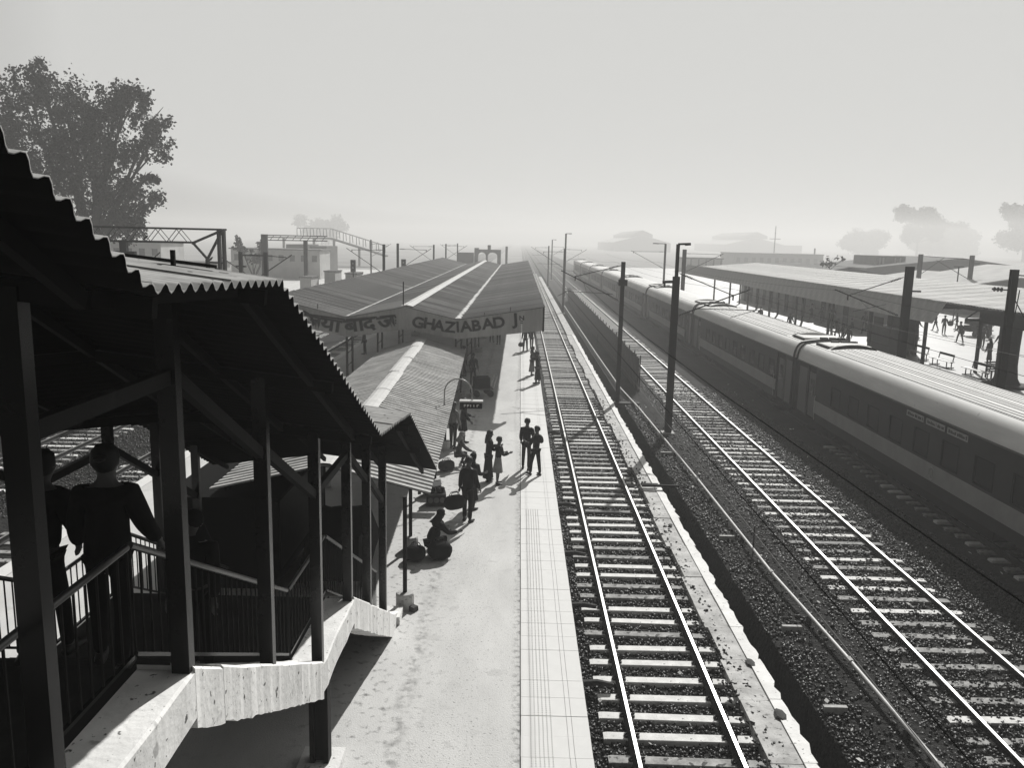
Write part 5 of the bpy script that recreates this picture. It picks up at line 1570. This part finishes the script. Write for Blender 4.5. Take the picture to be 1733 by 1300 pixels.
BB = thing('block_building', 'hazy concrete block building with tall slots on the left', 'building', (-32.5, 116, 0))
HZ = M('hazy_concrete', 0.12, 0.9, 0.1, noise=(0.5, 0.7))
HW = M('pale_wall', 0.5, 0.9, 0.1, noise=(0.4, 0.75))
bx('block', HZ, BB, 0, 2.6, 0, 8, -1, 6.4)
bx('block', HZ, BB, 3.0, 5.4, 1, 8, -1, 6.1)
bx('block', HZ, BB, 2.7, 2.98, 2, 8, -1, 5.0)
for x in (0.35, 0.95, 1.55, 2.1, 3.3, 3.9, 4.5):
    for z in (0.5, 3.6):
        bx('slot', HW, BB, x, x + 0.3, -0.05 + (1 if x > 3 else 0), 0.03 + (1 if x > 3 else 0), z, z + 1.9)
for i in range(7):
    t = thing('trackside_cabin', 'low pale hazy cabin in the left distance, %s from the left' % ['first', 'second', 'third', 'fourth', 'fifth', 'sixth', 'seventh'][i], 'cabin', (-27.5 + i * 1.9, 104 + 5 * (i % 3), 0), 0, 'low cabins left of the canopy')
    h = 2.4 + 0.6 * (i % 2)
    bx('wall', HW, t, 0, 1.4, 0, 4, -1, h); bx('roof', HZ, t, -0.1, 1.5, -0.1, 4.1, h, h + 0.15); bx('door', HZ, t, 0.4, 0.9, -0.05, -0.003, -1, 1)
for i, (x, y, w_, d, h) in enumerate(((-60, 95, 9, 8, 4.2), (-48, 112, 7, 6, 3.6), (-70, 130, 14, 9, 6), (-44, 92, 5, 6, 3.0), (-52, 150, 16, 8, 5))):
    t = thing('far_house', ['pale low house behind the lattice gantry', 'pale hazy house right of the gantry leg', 'large pale block under the big tree', 'smallest pale house near the lattice gantry', 'long pale building behind the block building'][i], 'house', (x, y, 0))
    bx('wall', HW, t, 0, w_, 0, d, -1, h); bx('roof', M('steel_grey', 0), t, -0.3, w_ + 0.3, -0.3, d + 0.3, h, h + 0.2)
    for k in range(int(w_ / 2)):
        bx('window', HZ, t, 0.6 + k * 2, 1.5 + k * 2, -0.05, -0.003, h - 2.0, h - 0.9)
FO = thing('covered_footbridge', 'faint covered footbridge stair with arched roof hoops in the left distance', 'footbridge', (-44, 165, 0))
for i in range(14):
    x = i * 1.3
    z = 8.6 + (0.5 if i < 5 else 0.5 - (i - 5) * 0.5)
    MB().tube([(x, 0, z - 2.3), (x, 0, z - 0.3), (x, 1, z), (x, 2.5, z - 0.2), (x, 3, z - 2.3)], 0.07, 5).build('roof_hoop', HZ, FO)
mb = MB(); mb.bar((0, 1.2, 9.1), (6.5, 1.2, 9.1), 2.6, 0.1); mb.bar((6.5, 1.2, 9.1), (17.5, 1.2, 4.6), 2.6, 0.1); mb.build('roof_sheet', HZ, FO)
mb = MB(); mb.bar((-6, 1.2, 6.4), (6.5, 1.2, 6.4), 2.6, 0.4); mb.bar((6.5, 1.2, 6.4), (17.5, 1.2, 1.9), 2.6, 0.4); mb.build('walkway', HZ, FO)
for x in (-3, 3, 7, 12): MB().bar((x, 1.2, -1), (x, 1.2, 6.2 if x < 7 else 6.2 - (x - 6.5) * 0.41), 0.4).build('pier', HZ, FO)
AR = thing('arched_frame', 'dark two arched frame standing at the far end of the long canopy', 'frame building', (-8, 146, 0))
for a, b in ((0, 0.6), (2.0, 2.3), (4.0, 4.6)): bx('pier', HZ, AR, a, b, 0, 2, -1, 5.2)
bx('lintel', HZ, AR, 0, 4.6, 0, 2, 5.2, 5.75)
bx('end_block', HZ, AR, 0, 0.7, -0.05, 2.05, 5.75, 6.05); bx('turret', HZ, AR, 2.3, 2.8, 0, 2, 5.75, 6.7)
for x in (0.6, 2.3):
    w_ = 1.4 if x < 1 else 1.7
    pts = [(x, 5.21), (x, 4.4)] + [(x + w_ / 2 - w_ / 2 * math.cos(a), 4.4 + 0.75 * math.sin(a)) for a in np.linspace(0, PI, 9)] + [(x + w_, 4.4), (x + w_, 5.21)]
    MB().prism(pts, 'y', 0.1, 1.9).build('arch_spandrel', HZ, AR)
bx('end_post', HZ, AR, 5.4, 5.8, 0, 0.4, -1, 6.5)
bx('side_shed', HZ, AR, -3, -0.2, 1, 3, -1, 5.0)

# ------------------------------------------------------------------ right background
def shed(name, label, x0, x1, y0, y1, ze, zr, cat='shed', mat=HW):
    t = thing(name, label, cat, (0, 0, 0))
    xm = (x0 + x1) / 2
    MB().prism([(x0, -1), (x1, -1), (x1, ze), (xm, zr), (x0, ze)], 'y', y0, y1).build('wall', HZ, t)
    for s in (0, 1):
        a, b = ((x0 - 0.4, ze - 0.15), (xm, zr + 0.12)) if s == 0 else ((x1 + 0.4, ze - 0.15), (xm, zr + 0.12))
        MB().add([(a[0], y0 - 0.5, a[1]), (b[0], y0 - 0.5, b[1]), (b[0], y1, b[1]), (a[0], y1, a[1]), (a[0], y0 - 0.5, a[1] + 0.15), (b[0], y0 - 0.5, b[1] + 0.15), (b[0], y1, b[1] + 0.15), (a[0], y1, a[1] + 0.15)],
                 [(0, 3, 2, 1), (4, 5, 6, 7), (0, 1, 5, 4), (1, 2, 6, 5), (2, 3, 7, 6), (3, 0, 4, 7)]).build('roof_slope', mat, t)
    return t
SH = M('shed_roof', 0.45, 0.85, 0.1, noise=(0.3, 0.8))
t = shed('goods_shed', 'large faint gabled shed with raised ridge right of the vanishing tracks', 92, 148, 828, 1000, 7.7, 15, mat=SH)
MB().prism([(110, 13), (130, 13), (130, 16), (120, 20), (110, 16)], 'y', 829, 999).build('ridge_monitor', HZ, t)
t = shed('goods_shed', 'faint gabled shed farther right with raised ridge', 238, 306, 972, 1150, 8.2, 16.2, mat=SH)
MB().prism([(261, 15), (285, 15), (285, 18.4), (273, 23), (261, 18.4)], 'y', 973, 1149).build('ridge_monitor', HZ, t)
bx('side_block', HZ, t, 307, 328, 980, 1040, -1, 8.5)
t = thing('brick_building', 'flat topped hazy building behind the right canopy', 'building', (86, 338, 0))
bx('wall', M('brick_grey', 0.16, 0.9, 0.1, noise=(0.6, 0.8)), t, 0, 36, 0, 22, -1, 4.2); bx('parapet', M('hazy_concrete', 0), t, -0.15, 36.15, -0.15, 22.15, 4.2, 4.6); bx('chimney', HZ, t, 33.2, 33.7, 3, 3.5, 4.6, 7.0)
for k in range(11): bx('window', M('steel_dark', 0), t, 1.2 + k * 3.1, 2.7 + k * 3.1, -0.06, -0.003, 0.8, 2.8)
t = thing('white_colonnade', 'bright low building with posts left of the flat topped building', 'building', (45, 234, 0))
bx('wall', HW, t, 0, 11.5, 0, 6, -1, 3.6); bx('roof', HZ, t, -0.3, 11.8, -0.4, 6.2, 3.6, 3.95)
for k in range(6): bx('post', HZ, t, 0.4 + k * 2.1, 0.8 + k * 2.1, -0.35, -0.05, -1, 3.55)
t = thing('slotted_building', 'hazy building with tall bright slots behind the broad mast', 'building', (63.5, 150, 0))
bx('wall', M('brick_grey', 0), t, 0, 5.3, 0, 10, -1, 6.3)
for x, z0 in ((0.6, 1.0), (1.2, 1.0), (3.3, 4.2), (4.2, 4.2)): bx('slot', HW, t, x, x + 0.3, -0.05, -0.003, z0, 6.0)
shed('low_shed', 'dark low gabled roof between the canopy and the slotted building', 41, 53, 120, 150, 3.6, 4.6, mat=HZ)
shed('low_shed', 'pale low roofed shed right of the broad mast', 53, 66, 100, 125, 3.4, 4.3, mat=HW)
shed('low_shed', 'pale wide shed roof at the right edge behind the canopy', 66, 84, 110, 135, 3.8, 5.2, mat=HW)
shed('low_shed', 'grey wide shed behind the pale sheds at the right', 60, 92, 145, 170, 4.2, 6.0, mat=HZ)
t = thing('mast_pair', 'hazy pair of masts joined by overhead arms behind the right canopy', 'mast', (50, 105, 0))
for x in (0, 6.4): bx('post', MST, t, x - 0.22, x + 0.22, -0.2, 0.2, 0, 7.0)
mb = MB(); mb.tube([(0, 0, 6.8), (6.4, 0, 6.5)], 0.035, 5); mb.tube([(2.0, 0, 6.3), (6.3, 0, 4.0)], 0.04, 5); mb.tube([(0.3, 0, 4.6), (3.0, 0, 6.7)], 0.04, 5); mb.build('arms', MST, t)
MB().bar((6.5, 0, 6.0), (7.4, 0, 6.0), 0.15).build('bracket', MST, t)
t = thing('antenna_mast', 'thin hazy antenna pole with crossbar above the flat topped building', 'antenna', (125, 414, 0))
MB().tube([(0, 0, -1), (0, 0, 17.2)], [0.3, 0.2], 6).build('pole', MST, t)
MB().bar((-2.7, 0, 11), (2.7, 0, 11), 0.25).build('crossbar', MST, t); MB().lathe([(0.1, 0), (0.4, 0.3), (0.1, 0.7)], 8, (0, 0, 13.4)).build('antenna_head', MST, t)
t = thing('lamp_post', 'thin lamp post standing behind the right canopy roof', 'lamp post', (46, 88, 0))
MB().tube([(0, 0, 0), (0, 0, 5.9)], 0.06, 6).build('pole', MST, t); MB().bar((-0.5, 0, 5.9), (0.5, 0, 5.9), 0.1).build('lamp_head', MST, t)

# added dark stall under the low canopy, deepens the shade between the stair posts
t = thing('filler_stall', 'added dark stall deepening the shade behind the staircase posts', 'stall', (-6.2, 17.0, 0))
bx('wall', M('stall_paint', 0.008, 0.9, 0.05), t, -1.1, 1.0, 0, 4.8, 0, 2.05)
bx('shutter', M('steel_dark', 0), t, 1.003, 1.05, 0.4, 4.4, 0.3, 1.9)
bx('roof', M('stall_paint', 0), t, -1.3, 1.2, -0.2, 5.0, 2.05, 2.12)

for o, k, top in ((BB, 1.5, 6.4), (FO, 1.5, 9.1), (G2, 1.3, 7.6), (AR, 1.2, 6.6)):
    kz = (7.64 + (top - 7.64) * k + 1) / (top + 1)
    o.location = (o.location.x * k, o.location.y * k, kz - 1)
    o.scale = (k, k, kz)

t = thing('filler_cart', 'added black covered cart deepening the shade behind the lower stair flight', 'cart', (-4.0, 18.2, 0), R(4))  # added to cover the shaded floor with something blacker
mb = MB()
rg_ = random.Random(4)
n_ = 9
vs_ = []
for i in range(n_):
    for j in range(n_):
        u, v = i / (n_ - 1) * 2 - 1, j / (n_ - 1) * 2 - 1
        e_ = max(abs(u), abs(v))
        z_ = 1.25 - 0.2 * e_ ** 3 + rg_.uniform(-0.04, 0.04) if e_ < 0.99 else 0.35 + rg_.uniform(-0.06, 0.06)
        vs_.append((u * 0.75 * (1.03 if e_ > 0.99 else 1), v * 1.5 * (1.02 if e_ > 0.99 else 1), z_))
mb.add(vs_, [(i * n_ + j, i * n_ + j + 1, (i + 1) * n_ + j + 1, (i + 1) * n_ + j) for i in range(n_ - 1) for j in range(n_ - 1)])
mb.build('cover', cloth(0.008), t, smooth=True)
bx('deck', M('steel_dark', 0), t, -0.7, 0.7, -1.4, 1.4, 0.3, 0.36)
for x in (-0.6, 0.6):
    for y in (-1.0, 1.0):
        w_ = MB().lathe([(0.05, -0.03), (0.22, -0.03), (0.22, 0.03), (0.05, 0.03)], 14); w_.v = [(x + v[2], y + v[0], 0.22 + v[1]) for v in w_.v]; w_.build('wheel', SHOE_M, t)

# ------------------------------------------------------------------ haze
hz = MB().box(-600, 700, -60, 1900, -3.2, 31.0).build('haze', [])
hz.data.materials.clear()
hm = bpy.data.materials.new('haze_air')
hm.use_nodes = True
hn = hm.node_tree
hn.nodes.clear()
ho = hn.nodes.new('ShaderNodeOutputMaterial')
hv = hn.nodes.new('ShaderNodeVolumePrincipled')
hv.inputs['Color'].default_value = (0.97, 0.965, 0.95, 1)
hv.inputs['Density'].default_value = 0.0018
hv.inputs['Anisotropy'].default_value = 0.24
hn.links.new(hv.outputs[0], ho.inputs['Volume'])
hz.data.materials.append(hm)
tag(hz, 'pale winter haze filling the air over the station', 'haze', kind='stuff')

bpy.data.scenes.remove(TMP)
